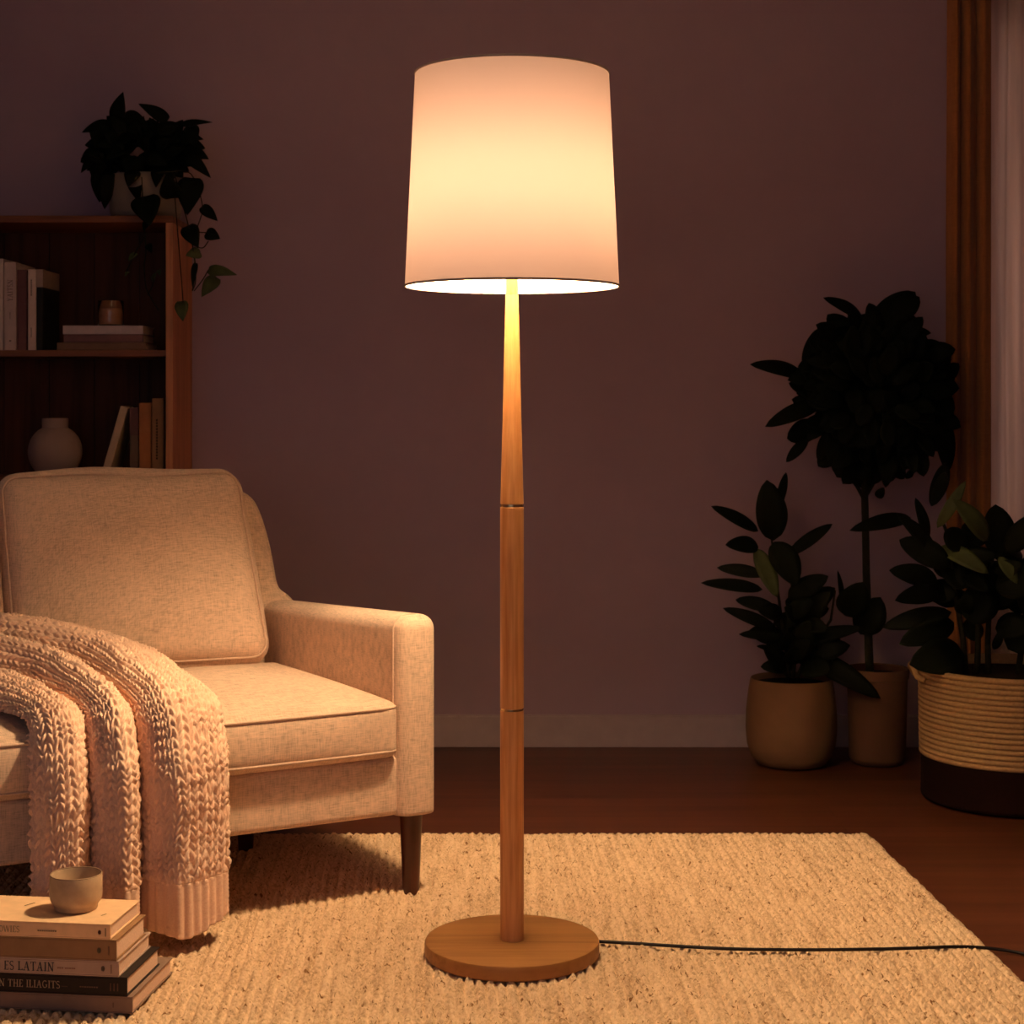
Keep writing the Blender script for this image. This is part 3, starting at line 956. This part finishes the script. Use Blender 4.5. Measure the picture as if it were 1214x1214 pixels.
# worn print on the top cover
tb = b_
for (txt, x, y, h, rot) in (('-----', -0.185, 0.085, 0.0075, 62), ('----', -0.032, 0.045, 0.005, 62)):
    mb, w = letters(txt, h)
    q = math.radians(rot)
    mb.V = [(x + v[0] * math.cos(q) - v[2] * math.sin(q), y + v[0] * math.sin(q) + v[2] * math.cos(q), 0.0268) for v in mb.V]
    solid(mb.build('cover_mark', ink((0.30, 0.19, 0.105)), tb), 0.0004, 0)

# mug on the stack
mx, my = -0.757, 3.022
mug = thing('mug', 'round grey-beige stoneware cup on top of the rug book stack', 'cup', (mx, my, ZTOP))
r, hgt = 0.0448, 0.0615
MB().lathe([(0.0, 0.0), (0.029, 0.0), (0.0355, 0.001), (0.0368, 0.003), (0.0372, 0.0085), (0.0392, 0.0115), (0.0422, 0.0150), (0.0440, 0.0195), (0.0447, 0.026), (r, 0.040), (0.0446, hgt - 0.002), (0.0438, hgt - 0.0006),
            (0.0425, hgt - 0.0006), (0.0413, hgt - 0.003), (0.0412, 0.024), (0.038, 0.014), (0.03, 0.009), (0.0, 0.008)], 72).build('body', M['mug'], mug, True, 60)
MB().tube([(0.0432 * math.cos(2 * PI * k / 72), 0.0432 * math.sin(2 * PI * k / 72), hgt - 0.0006) for k in range(72)], 0.00125, 6, True).build('rim', M['mug_rim'], mug, True)

# ------------------------------------------------------------------ bookcase
BF, BBk = 5.010, D_W - 0.006
BX1 = -0.976
BX0 = -1.98
zt1 = HC + (HY - 255.5) / FP * BF
zt0 = HC + (HY - 264.0) / FP * BF
zs1 = HC + (HY - 415.0) / FP * BF
zs0 = HC + (HY - 422.5) / FP * BF
bc = thing('bookcase', 'dark reddish wooden open bookcase against the wall behind the sofa', 'bookcase', ((BX0 + BX1) / 2, BF, 0))
ox, oy = (BX0 + BX1) / 2, BF
rel = lambda a, b_: ((a[0] - ox, a[1] - oy, a[2]), (b_[0] - ox, b_[1] - oy, b_[2]))
PT = 0.021
bevel(MB().box(*rel((BX1 - PT, BF, 0), (BX1, BBk, zt0))).build('side_panel', M['walnut_v'], bc), 0.0015)
bevel(MB().box(*rel((BX0, BF, 0), (BX0 + PT, BBk, zt0))).build('side_panel', M['walnut_v'], bc), 0.0015)
bevel(MB().box(*rel((BX0, BF - 0.002, zt0), (BX1, BBk, zt1))).build('top_board', M['walnut'], bc), 0.003)
zs2 = 0.832
for (a, b_) in ((zs0, zs1), (zs2 - 0.018, zs2), (0.43, 0.448), (0.06, 0.078)):
    bevel(MB().box(*rel((BX0 + PT, BF + 0.006, a), (BX1 - PT, BBk - 0.010, b_))).build('shelf', M['walnut'], bc), 0.001)
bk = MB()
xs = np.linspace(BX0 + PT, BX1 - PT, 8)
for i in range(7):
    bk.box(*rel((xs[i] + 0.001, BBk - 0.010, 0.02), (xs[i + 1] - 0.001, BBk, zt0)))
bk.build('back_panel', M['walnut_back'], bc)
MB().box(*rel((BX0 + PT, BF + 0.02, 0), (BX1 - PT, BF + 0.034, 0.06))).build('plinth', M['walnut'], bc)

# books standing on the upper shelf
def up(px0, px1, py, d, col, lab, zb, D=5.045, grp='books standing on the upper shelf', **kw):
    x0 = (px0 - CX) / FP * D; x1 = (px1 - CX) / FP * D
    h = HC + (HY - py) / FP * D - zb
    return book(kw.pop('name', 'hardback_book'), lab, 'book', (x0, D, zb + 0.0005), 0, x1 - x0, h, d, col, True, group=grp, **kw)


CREAM = (0.72, 0.53, 0.45)
zb = zs1
up(-9, 4, 307, 0.20, CREAM, 'cream book at the cut-off end of the upper-shelf row, mostly out of frame', zb)
up(5, 19, 311, 0.20, (0.64, 0.45, 0.39), 'pale cream book with dark vertical capitals on the upper bookcase shelf', zb,
   prints=[('YAITSN', 0.142, 0.0245, -0.0150, (0.16, 0.10, 0.085)), ('-----', 0.11, 0.015, 0.006, (0.2, 0.14, 0.11)), ('*', 0.03, 0.013, 0.009, (0.2, 0.13, 0.09))])
up(20.2, 31.6, 320, 0.17, (0.19, 0.075, 0.072), 'dark maroon book between two pale books on the upper bookcase shelf', zb, D=5.05,
   prints=[('|', 0.137, 0.019, 0.008, (0.24, 0.17, 0.14))])
up(33.2, 42.6, 319.5, 0.19, (0.76, 0.55, 0.45), 'slim off-white book with small dark lettering on the upper bookcase shelf', zb,
   prints=[('--------', 0.205, 0.0065, 0.0095, (0.14, 0.09, 0.075)), ('------', 0.066, 0.007, 0.0075, (0.2, 0.13, 0.1))])
last = up(43.2, 50.6, 319.5, 0.185, (0.014, 0.012, 0.010), 'black book with a pale upper band ending the upper-shelf row', zb, band=(0.183, 0.2345, (0.42, 0.28, 0.23)))
# three lying books and a candle
zl = zs1 + 0.0006
for (xa, xb, t, col, lab, d) in ((67.5, 173, 0.0232, (0.24, 0.125, 0.075), 'brown bottom book of the lying stack under the candle', 0.17),
                                (75.5, 170, 0.0235, (0.24, 0.11, 0.10), 'dusky maroon middle book of the lying stack under the candle', 0.16),
                                (74.5, 169.5, 0.0250, (0.64, 0.48, 0.45), 'pale top book of the lying stack directly under the candle', 0.16)):
    D = 5.06
    x0, x1 = (xa - CX) / FP * D, (xb - CX) / FP * D
    book('hardback_book', lab, 'book', (x1, D, zl), 0, t, x1 - x0, d, col, group='books lying on the upper shelf')
    zl += t + 0.0003
cx = (131 - CX) / FP * 5.12
cd = thing('candle', 'amber candle in clear glass on the lying books in the bookcase', 'candle', (cx, 5.125, zl))
r = 0.0375
gl = MB().lathe([(0.0, 0.0), (r - 0.002, 0.0), (r, 0.002), (r, 0.074), (r - 0.001, 0.0752), (r - 0.0022, 0.074), (r - 0.0022, 0.005), (0.0, 0.005)], 48).build('glass', M['glass'], cd, True, 50)
MB().lathe([(0.0, 0.0055), (r - 0.0025, 0.0055), (r - 0.0025, 0.052), (0.0, 0.052)], 48).build('wax', M['wax'], cd, True, 50)
MB().tube([(0, 0, 0.051), (0.001, 0, 0.062)], 0.001, 6).build('wick', M['cord'], cd)

# vase and books on the lower shelf
D = 5.16
vx = (65.5 - CX) / FP * D
va = thing('vase', 'round matte pinkish vase with short neck on the lower bookcase shelf', 'vase', (vx, D, zs2 + 0.0005))
hv = HC + (HY - 496) / FP * D - zs2
rn, rb = 15.2 / FP * D, 31.5 / FP * D
hn = 17.5 / FP * D
vp = [(0.0, 0.0), (0.045, 0.0), (0.055, 0.003)]
for i in range(1, 13):
    a = -0.95 + (0.95 + 1.12) * i / 12
    vp.append((rb * math.cos(a) ** 0.9, 0.072 + 0.079 * math.sin(a)))
hb = vp[-1][1]
vp += [(rn + 0.002, hv - hn - 0.002), (rn, hv - hn + 0.004), (rn + 0.0005, hv - 0.002), (rn - 0.001, hv), (rn - 0.004, hv - 0.001), (rn - 0.005, hv - hn), (rn - 0.006, hv - hn - 0.02), (0.0, hv - hn - 0.03)]
MB().lathe(vp, 64).build('body', M['vase'], va, True, 60)
zb2 = zs2
gl_ = 'books standing on the lower shelf'
tl_ = math.radians(16)
D = 5.05
bx = (119.5 - CX) / FP * D
lt = book('hardback_book', 'pale slim book leaning against its neighbours on the lower bookcase shelf', 'book', (bx, D, zb2 + 0.0015 + 0.022 * math.sin(tl_)), 0, 0.0215, 0.209, 0.15, (0.62, 0.42, 0.29), True, group=gl_, tilt=tl_)
up(154, 163.6, 484, 0.15, (0.16, 0.09, 0.066), 'narrow dark brown book with maroon upper half on the lower bookcase shelf', zb2, 5.05, gl_, band=(0.122, 0.202, (0.14, 0.058, 0.058)))
up(165, 178.8, 478, 0.16, (0.40, 0.15, 0.055), 'plain orange-brown book on the lower bookcase shelf', zb2, 5.05, gl_)
up(180.2, 193.8, 472.5, 0.16, (0.32, 0.155, 0.068), 'brown book with dark spine lettering beside the bookcase side panel', zb2, 5.05, gl_, prints=[('--------------', 0.170, 0.0095, 0.0135, (0.05, 0.03, 0.018))])

# ------------------------------------------------------------------ plants
def leaf_geo(mb, base, tip, width, hint=Vector((0, -1, 0.5)), droop=0.12, fold=0.12, n=12, shape='oval'):
    """one leaf blade as a folded, arched strip"""
    base, tip = Vector(base), Vector(tip)
    ax = tip - base; L = ax.length
    if L < 1e-5: return
    t = ax / L
    side = t.cross(hint)
    if side.length < 1e-4: side = t.cross(Vector((1, 0, 0)))
    side.normalize()
    nn = side.cross(t).normalized()
    V, F = [], []
    for i in range(n + 1):
        s = i / n
        if shape == 'oval':
            w = math.sin(PI * min(1, max(0, s)) ** 0.88) ** 0.62
            if s > 0.92: w *= (1 - s) / 0.08 * 0.75 + 0.25
        elif shape == 'heart':
            w = (math.sin(PI * (0.06 + 0.94 * s) ** 0.62)) ** 0.85 if s < 1 else 0
        else:
            w = math.sin(PI * s ** 0.8) ** 1.0
        w = max(w, 0.015) * width / 2
        c = base + ax * s + nn * (droop * L * math.sin(PI * s))
        up_ = fold * w
        V += [c - side * w + nn * up_, c - side * w * .5 + nn * up_ * .35, c, c + side * w * .5 + nn * up_ * .35, c + side * w + nn * up_]
    for i in range(n):
        for k in range(4):
            a = i * 5 + k
            F.append((a, a + 1, a + 6, a + 5))
    mb.add(V, F)


def finish(mb, name, mat, root, loc, th=0.0008):
    L = Vector(loc)
    mb.V = [tuple(Vector(v) - L) for v in mb.V]
    o = mb.build(name, mat, root, True)
    if th: solid(o, th, 0)
    return o


def px_leaf(mb, b0, t0, wpx, D, dz=0.0, hint=None, shape='oval', droop=0.10, fold=0.12):
    base = P(*b0, D); tip = P(*t0, D + dz)
    leaf_geo(mb, base, tip, wpx * 1.12 / FP * D, hint or Vector((0.0, -1.0, 0.35)), droop, fold, shape=shape)


rnd = random.Random(11)
# --- rubber plant in a beige pot, on the floor by the baseboard
D = 5.05
pa_loc = Vector(((938 - CX) / FP * D, D, 0.0))
pa = thing('potted_plant', 'leafy dark plant in round beige pot on the floor by the baseboard', 'plant', pa_loc)
MB().lathe([(0.0, 0.0), (0.080, 0.0), (0.100, 0.006), (0.117, 0.028), (0.1275, 0.062), (0.1315, 0.105), (0.130, 0.16), (0.1245, 0.21), (0.118, 0.248), (0.1155, 0.252), (0.112, 0.248), (0.112, 0.20), (0.0, 0.20)], 72).build('pot', M['pot_beige'], pa, True, 60)
MB().lathe([(0.0, 0.238), (0.06, 0.239), (0.1125, 0.234)], 48).build('soil', M['soil'], pa, True)
A = [((917, 641), (909, 569), 34, -.02), ((921, 606), (932, 560), 10, .05), ((899, 630), (843, 600), 14, -.03), ((933, 659), (987, 621), 14, .02),
     ((899, 648), (860, 646), 19, -.08), ((907, 682), (850, 673), 14, .03), ((904, 699), (831, 691), 14, -.05), ((918, 642), (944, 694), 31, -.07),
     ((896, 650), (921, 708), 20, -.05), ((921, 746), (857, 721), 14, 0), ((920, 722), (872, 711), 15, .05), ((926, 755), (876, 752), 12, -.04),
     ((934, 708), (982, 683), 22, -.03), ((939, 732), (990, 697), 24, .03), ((945, 745), (985, 700), 22, -.06), ((916, 770), (897, 766), 6, -.03),
     ((950, 772), (1044, 828), 24, -.10), ((940, 762), (1024, 744), 16, -.07), ((945, 780), (1008, 765), 26, -.05), ((930, 790), (905, 765), 20, -.04),
     ((925, 770), (910, 745), 22, .04), ((940, 780), (960, 735), 28, -.05), ((955, 785), (995, 750), 28, .04), ((950, 790), (985, 795), 26, -.08)]
g = MB(); gg = MB()
for i, (b0, t0, w, dz) in enumerate(A):
    px_leaf(gg if i == 8 else g, b0, t0, w, D - 0.01 + rnd.uniform(-.02, .02), dz, droop=0.08)
for i in range(26):
    b0 = (rnd.uniform(925, 955), rnd.uniform(725, 790)); q = rnd.uniform(-0.6, 3.7)
    l = rnd.uniform(28, 48)
    px_leaf(g, b0, (b0[0] + l * math.cos(q), min(812, b0[1] - l * math.sin(q) * 0.55)), rnd.uniform(14, 22), D + rnd.uniform(-.05, .05), rnd.uniform(-.07, .07))
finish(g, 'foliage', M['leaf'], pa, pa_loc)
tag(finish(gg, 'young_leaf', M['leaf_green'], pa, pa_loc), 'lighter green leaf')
s = MB()
for pts in ([(936, 803), (930, 760), (922, 700), (915, 640)], [(940, 803), (945, 760), (940, 700), (931, 655)], [(945, 803), (955, 780), (985, 735), (990, 700)], [(934, 803), (915, 770), (905, 740)]):
    s.tube([P(x, y, D) for x, y in pts], [.006, .005, .004, .003][:len(pts)], 8)
finish(s, 'stem', M['stem'], pa, pa_loc, 0)

# --- tall standard tree in a brown pot, at the wall
D = 5.07
pb_loc = Vector(((1040 - CX) / FP * D, D, 0.0))
pb = thing('potted_tree', 'tall dark standard tree with bushy round crown in a plain brown pot', 'plant', pb_loc)
MB().lathe([(0.0, 0.0), (0.066, 0.0), (0.074, 0.004), (0.0815, 0.02), (0.0855, 0.20), (0.087, 0.248), (0.091, 0.250), (0.092, 0.274), (0.090, 0.278), (0.084, 0.276), (0.083, 0.24), (0.0, 0.24)], 64).build('pot', M['pot_brown'], pb, True, 40)
MB().lathe([(0.0, 0.262), (0.04, 0.263), (0.083, 0.258)], 40).build('soil', M['soil'], pb, True)
g = MB(); gg = MB()
B = [((1022, 378), (976, 353), 14), ((955, 440), (971, 389), 19), ((953, 446), (889, 432), 17), ((972, 479), (907, 506), 19), ((975, 505), (933, 520), 26), ((958, 520), (932, 548), 12),
     ((1040, 385), (972, 385), 11), ((1030, 400), (1085, 346), 34), ((1060, 395), (1104, 395), 14), ((1055, 380), (1090, 352), 26), ((1020, 400), (1005, 372), 18), ((1100, 470), (1130, 492), 30),
     ((1105, 430), (1122, 470), 30), ((1122, 548), (1104, 600), 18), ((1110, 480), (1124, 560), 22), ((1040, 590), (1048, 578), 10), ((1075, 560), (1082, 565), 14), ((1050, 545), (1050, 578), 14),
     ((1080, 614), (1007, 629), 17), ((955, 440), (985, 430), 16), ((1020, 402), (1025, 372), 20), ((998, 528), (970, 553), 22), ((1010, 540), (992, 566), 22), ((1030, 555), (1020, 578), 22),
     ((1085, 535), (1095, 565), 20), ((1002, 730), (1024, 690), 34), ((1020, 752), (1044, 708), 34), ((998, 716), (993, 676), 6)]
for i, (b0, t0, w) in enumerate(B):
    dz = rnd.uniform(-.10, .06)
    px_leaf(gg if i == 19 else g, b0, t0, w, D - 0.02, dz, droop=0.10)
for i in range(260):
    q = rnd.uniform(0, 2 * PI); rr = math.sqrt(rnd.random())
    x = 1040 + 68 * rr * math.cos(q); y = 465 + 78 * rr * math.sin(q)
    q2 = math.atan2(y - 470, x - 1040) + rnd.uniform(-.7, .7)
    l = rnd.uniform(26, 44)
    dd = rnd.uniform(-.16, .05) * math.sqrt(max(0.05, 1 - rr * rr))
    px_leaf(g, (x, y), (x + l * math.cos(q2), y + l * math.sin(q2)), rnd.uniform(15, 24), D + dd, rnd.uniform(-.05, .04), droop=rnd.uniform(0.0, .15))
for i in range(70):
    q = rnd.uniform(0, 2 * PI); x = 1040 + rnd.uniform(-45, 45); y = 462 + rnd.uniform(-55, 60); l = rnd.uniform(30, 46)
    px_leaf(g, (x - l / 2 * math.cos(q), y - l / 2 * math.sin(q)), (x + l / 2 * math.cos(q), y + l / 2 * math.sin(q)), rnd.uniform(18, 28), D + rnd.uniform(-.10, .05), rnd.uniform(-.05, .05))
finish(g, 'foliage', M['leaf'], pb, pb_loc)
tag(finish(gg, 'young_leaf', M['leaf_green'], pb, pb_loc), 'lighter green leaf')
s = MB()
s.tube([P(x, y, D) for x, y in ((1031, 800), (1029, 740), (1027, 680), (1026, 620), (1025, 585), (1027, 545), (1032, 500))], [.0125, .012, .011, .0105, .0105, .009, .006], 10)
for (a, b_) in (((1025, 592), (1005, 550)), ((1025, 590), (1048, 545)), ((1026, 575), (985, 530)), ((1027, 565), (1075, 520)), ((1030, 520), (1045, 420)), ((1030, 520), (1000, 440)), ((1031, 510), (1085, 430))):
    s.tube([P(*a, D), P((a[0] + b_[0]) / 2, (a[1] + b_[1]) / 2 + 4, D + .01), P(*b_, D + rnd.uniform(-.05, .05))], [.007, .005, .003], 8)
finish(s, 'trunk', M['stem'], pb, pb_loc, 0)

# --- plant in the two-tone rope basket
D = 4.60
pc_loc = Vector(((1202 - CX) / FP * D, D, 0.0))
pc = thing('basket_plant', 'broad-leaved plant in two-tone rope basket by the curtain', 'plant', pc_loc)
BR = 0.245
zsplit, ztop = 0.118, 0.352
npf = 16
pd = [(0.0, 0.0), (BR - 0.03, 0.0), (BR - 0.012, 0.004)]
for i in range(npf + 1):
    zz = 0.010 + (zsplit - 0.010) * i / npf
    pd.append((BR - 0.006 + (0.0015 if i % 2 else 0), zz))
pd += [(BR - 0.02, zsplit), (0.0, zsplit)]
MB().lathe(pd, 96).build('dark_base', M['rope_dark'], pc, True, 60)
rope = []
nc = 17
for i in range(nc):
    z0 = zsplit + (ztop - zsplit) * i / nc; hgt_ = (ztop - zsplit) / nc
    for k in range(6):
        q = -PI / 2 + PI * k / 5
        rope.append((BR - 0.006 + 0.006 * math.cos(q) + 0.004 * (i / nc), z0 + hgt_ * (0.5 + 0.48 * math.sin(q))))
rope += [(BR - 0.012, ztop), (BR - 0.016, ztop - 0.01), (BR - 0.018, zsplit), (0.0, zsplit)]
bk_ = MB().lathe([(0.0, zsplit + 0.0005)] + [rope[0]] + rope[1:-1] + [(BR - 0.02, zsplit + 0.004)], 96).build('basket', M['rope'], pc, True, 60)
hx = P(1091, 806, 4.55) - pc_loc
MB().tube([(hx.x + 0.012, hx.y + 0.0, ztop - 0.030), (hx.x - 0.006, hx.y + 0.01, ztop - 0.022), (hx.x - 0.010, hx.y + 0.03, ztop - 0.004), (hx.x - 0.008, hx.y + 0.07, ztop + 0.004), (hx.x - 0.004, hx.y + 0.10, ztop - 0.006), (hx.x + 0.012, hx.y + 0.11, ztop - 0.03)], 0.0075, 8).build('handle', M['rope'], bk_, True)
MB().lathe([(0.0, ztop - 0.020), (0.1, ztop - 0.018), (BR - 0.018, ztop - 0.026)], 48).build('soil', M['soil'], pc, True)
g = MB(); gg = MB()
C_ = [((1171, 641), (1130, 592), 22, -.05, 1), ((1111, 626), (1145, 570), 13, -.03, 1), ((1184, 660), (1180, 598), 36, .02, 0), ((1192, 655), (1232, 608), 26, -.03, 0),
      ((1112, 690), (1054, 676), 24, -.03, 0), ((1126, 672), (1066, 640), 30, .05, 0), ((1112, 702), (1061, 712), 22, -.08, 0), ((1128, 726), (1046, 744), 22, .0, 0),
      ((1131, 738), (1066, 764), 28, -.08, 0), ((1142, 775), (1078, 788), 40, -.1, 0), ((1178, 694), (1236, 690), 36, -.04, 0), ((1114, 648), (1172, 680), 20, -.10, 1),
      ((1184, 660), (1206, 692), 14, -.03, 1), ((1143, 681), (1171, 702), 22, -.08, 0), ((1108, 655), (1064, 610), 16, -.02, 0), ((1100, 640), (1085, 590), 12, 0, 0),
      ((1130, 655), (1135, 625), 28, .05, 0), ((1150, 650), (1158, 618), 30, .06, 0), ((1160, 700), (1140, 660), 36, .04, 0), ((1172, 720), (1200, 690), 34, .05, 0), ((1150, 740), (1172, 690), 40, .03, 0),
      ((1180, 745), (1226, 742), 30, -.05, 0), ((1195, 770), (1230, 735), 40, .02, 0), ((1185, 720), (1230, 655), 26, .05, 0), ((1130, 720), (1100, 690), 26, .06, 0), ((1140, 700), (1120, 660), 28, .07, 0),
      ((1178, 770), (1188, 745), 10, -.03, 0), ((1160, 760), (1145, 735), 22, .03, 0), ((1172, 685), (1212, 668), 22, -.06, 0), ((1105, 600), (1121, 560), 14, .1, 0), ((1214, 770), (1260, 700), 40, .02, 0), ((1214, 730), (1250, 650), 40, .02, 0)]
for (b0, t0, w, dz, green) in C_:
    px_leaf(gg if green else g, b0, t0, w, D - 0.02 + rnd.uniform(-.03, .03), dz, droop=0.10)
for i in range(26):
    b0 = (rnd.uniform(1120, 1215), rnd.uniform(660, 740)); q = rnd.uniform(0, 2 * PI); l = rnd.uniform(30, 50)
    px_leaf(g, b0, (b0[0] + l * math.cos(q), b0[1] - abs(l * math.sin(q)) * 0.6), rnd.uniform(18, 26), D + rnd.uniform(-.02, .14), rnd.uniform(-.05, .10))
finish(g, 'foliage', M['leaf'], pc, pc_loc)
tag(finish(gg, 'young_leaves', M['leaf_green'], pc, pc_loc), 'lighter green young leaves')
s = MB()
for pts in ([(1146, 815), (1142, 760), (1132, 700), (1126, 640), (1118, 620)], [(1172, 815), (1171, 760), (1174, 700), (1178, 640), (1182, 620)], [(1158, 815), (1160, 740), (1150, 680), (1148, 640)], [(1205, 815), (1212, 760), (1220, 690)]):
    s.tube([P(x, y, D) for x, y in pts], [.009, .008, .006, .005, .004][:len(pts)], 8)
finish(s, 'stem', M['stem'], pc, pc_loc, 0)

# --- trailing plant on top of the bookcase
D = 5.13
pp_loc = Vector(((173 - CX) / FP * D, D, zt1 + 0.0005))
pp = thing('trailing_plant', 'trailing heart-leaved plant in off-white pot on top of the bookcase', 'plant', pp_loc)
hp = 52 / FP * D
MB().lathe([(0.0, 0.0), (0.092, 0.0), (0.098, 0.003), (0.104, 0.02), (0.106, hp * .5), (0.102, hp - 0.004), (0.099, hp), (0.095, hp - 0.004), (0.093, hp - 0.03), (0.0, hp - 0.03)], 64).build('pot', M['pot_white'], pp, True, 60)
MB().lathe([(0.0, hp - 0.012), (0.05, hp - 0.011), (0.094, hp - 0.016)], 40).build('soil', M['soil'], pp, True)
g = MB(); gg = MB()
E = [((138, 144), (146, 109), 18, -.02, 0), ((199, 143), (164, 123), 15, -.02, 0), ((214, 148), (252, 145), 8, 0, 0), ((226, 149), (231, 174), 17, -.03, 0), ((130, 147), (97, 157), 14, 0, 0), ((146, 138), (178, 152), 20, -.03, 0),
     ((112, 186), (96, 205), 10, 0, 0), ((222, 184), (250, 211), 14, -.02, 0), ((228, 211), (222, 255), 29, -.03, 0), ((239, 245), (258, 262), 13, 0, 0), ((222, 268), (235, 294), 20, -.03, 0), ((244, 276), (261, 283), 15, 0, 0),
     ((238, 300), (220, 303), 14, -.02, 1), ((247, 320), (281, 326), 13, -.02, 1), ((257, 329), (239, 352), 17, -.02, 1), ((215, 357), (217, 381), 15, -.02, 1), ((172, 233), (178, 268), 32, -.05, 0), ((252, 322), (254, 331), 8, 0, 1),
     ((176, 262), (170, 274), 9, -.03, 0), ((161, 300), (152, 310), 7, -.03, 1), ((152, 322), (148, 328), 4, -.03, 1), ((181, 334), (186, 322), 6, -.03, 1), ((188, 320), (190, 327), 5, -.03, 1),
     ((175, 290), (180, 300), 8, -.04, 0), ((232, 312), (228, 340), 7, -.02, 0), ((205, 235), (198, 205), 24, -.06, 0), ((160, 215), (165, 240), 16, -.10, 0), ((118, 180), (112, 215), 20, .02, 0), ((122, 200), (118, 240), 22, .03, 0), ((130, 205), (124, 248), 20, .02, 0)]
DH = 5.02
for (b0, t0, w, dz, green) in E:
    dd = DH - 0.045 if (b0[1] > 225 or b0[0] > 215) else D - 0.06
    px_leaf(gg if green else g, b0, t0, w, dd + rnd.uniform(-.01, .01), dz, shape='heart', droop=0.08)
for i in range(150):
    q = rnd.uniform(0, 2 * PI); rr = math.sqrt(rnd.random())
    x = 168 + 54 * rr * math.cos(q); y = 178 + 27 * rr * math.sin(q)
    q2 = q + rnd.uniform(-.9, .9); l = rnd.uniform(18, 30)
    px_leaf(g, (x, y), (x + l * math.cos(q2), y + l * math.sin(q2) * 0.8), rnd.uniform(13, 20), D + rnd.uniform(-.11, .06), rnd.uniform(-.04, .04), shape='heart')
finish(g, 'foliage', M['leaf'], pp, pp_loc)
tag(finish(gg, 'trailing_leaves', M['leaf_green'], pp, pp_loc), 'greener leaves at the vine ends')
s = MB()
for pts, dd in (([(185, 205), (205, 205), (214, 235), (222, 262), (228, 290), (232, 320), (228, 345)], DH - .045), ([(190, 205), (225, 205), (240, 244), (234, 272), (245, 276)], DH - .045), ([(228, 290), (240, 294), (247, 286)], DH - .045),
                ([(230, 345), (240, 332), (247, 320)], DH - .045), ([(230, 300), (232, 332), (228, 345)], DH - .045), ([(168, 210), (170, 250), (173, 297), (171, 315), (173, 340), (180, 355), (188, 368)], DH - .06), ([(175, 350), (181, 338), (184, 325)], DH - .06),
                ([(172, 280), (160, 300), (150, 322)], DH - .06), ([(205, 205), (215, 330), (217, 358)], DH - .05), ([(150, 210), (120, 185), (112, 186)], D - .06)):
    pt = catmull([tuple(P(x, y, dd)) for x, y in pts], np.linspace(0, len(pts) - 1, len(pts) * 4))
    s.tube(pt, 0.0016, 6)
finish(s, 'vine', M['stem'], pp, pp_loc, 0)

# ------------------------------------------------------------------ curtains
def curtain(name, x0, x1, y, z0, z1, amp, per, mat, label, seed, th):
    nx, nz = 160, 24
    x = np.linspace(x0, x1, nx); zz = np.linspace(z0, z1, nz)
    X, Z = np.meshgrid(x, zz, indexing='ij')
    w = (X - x0) / per + 0.5 * vnoise(X * 14, Z * 0.8, seed)
    Y = y + amp * (np.sin(2 * PI * w) + 0.35 * np.sin(4.3 * PI * w + 1)) * (1.0 + 0.15 * (Z - z0))
    V = np.stack([X + 0.006 * np.cos(2 * PI * w), Y, Z], -1).reshape(-1, 3)
    o = mesh(name, V, grid_faces(nx, nz)[:, ::-1], mat)
    solid(o, th, 0)
    return tag(o, label, 'curtain')


curtain('drape', 1.303, 1.425, 5.205, 0.012, 2.55, 0.015, 0.043, M['drape'], 'long brown drape hanging beside the window, behind the basket plant', 31, 0.003)
curtain('sheer_curtain', 1.405, 2.40, 5.268, 0.02, 2.53, 0.012, 0.085, M['sheer'], 'pale sheer curtain glowing grey in front of the window', 33, 0.0008)
rod = MB().tube([(1.22, 5.235, 2.56), (2.5, 5.235, 2.56)], 0.011, 12)
rod.tube([(1.25, 5.235, 2.56), (1.25, D_W, 2.56)], 0.008, 8).tube([(2.45, 5.235, 2.56), (2.45, D_W, 2.56)], 0.008, 8)
tag(rod.build('curtain_rod', M['brass'], None, True, 40), 'metal rod carrying the brown drape and the sheer curtain', 'curtain rod')
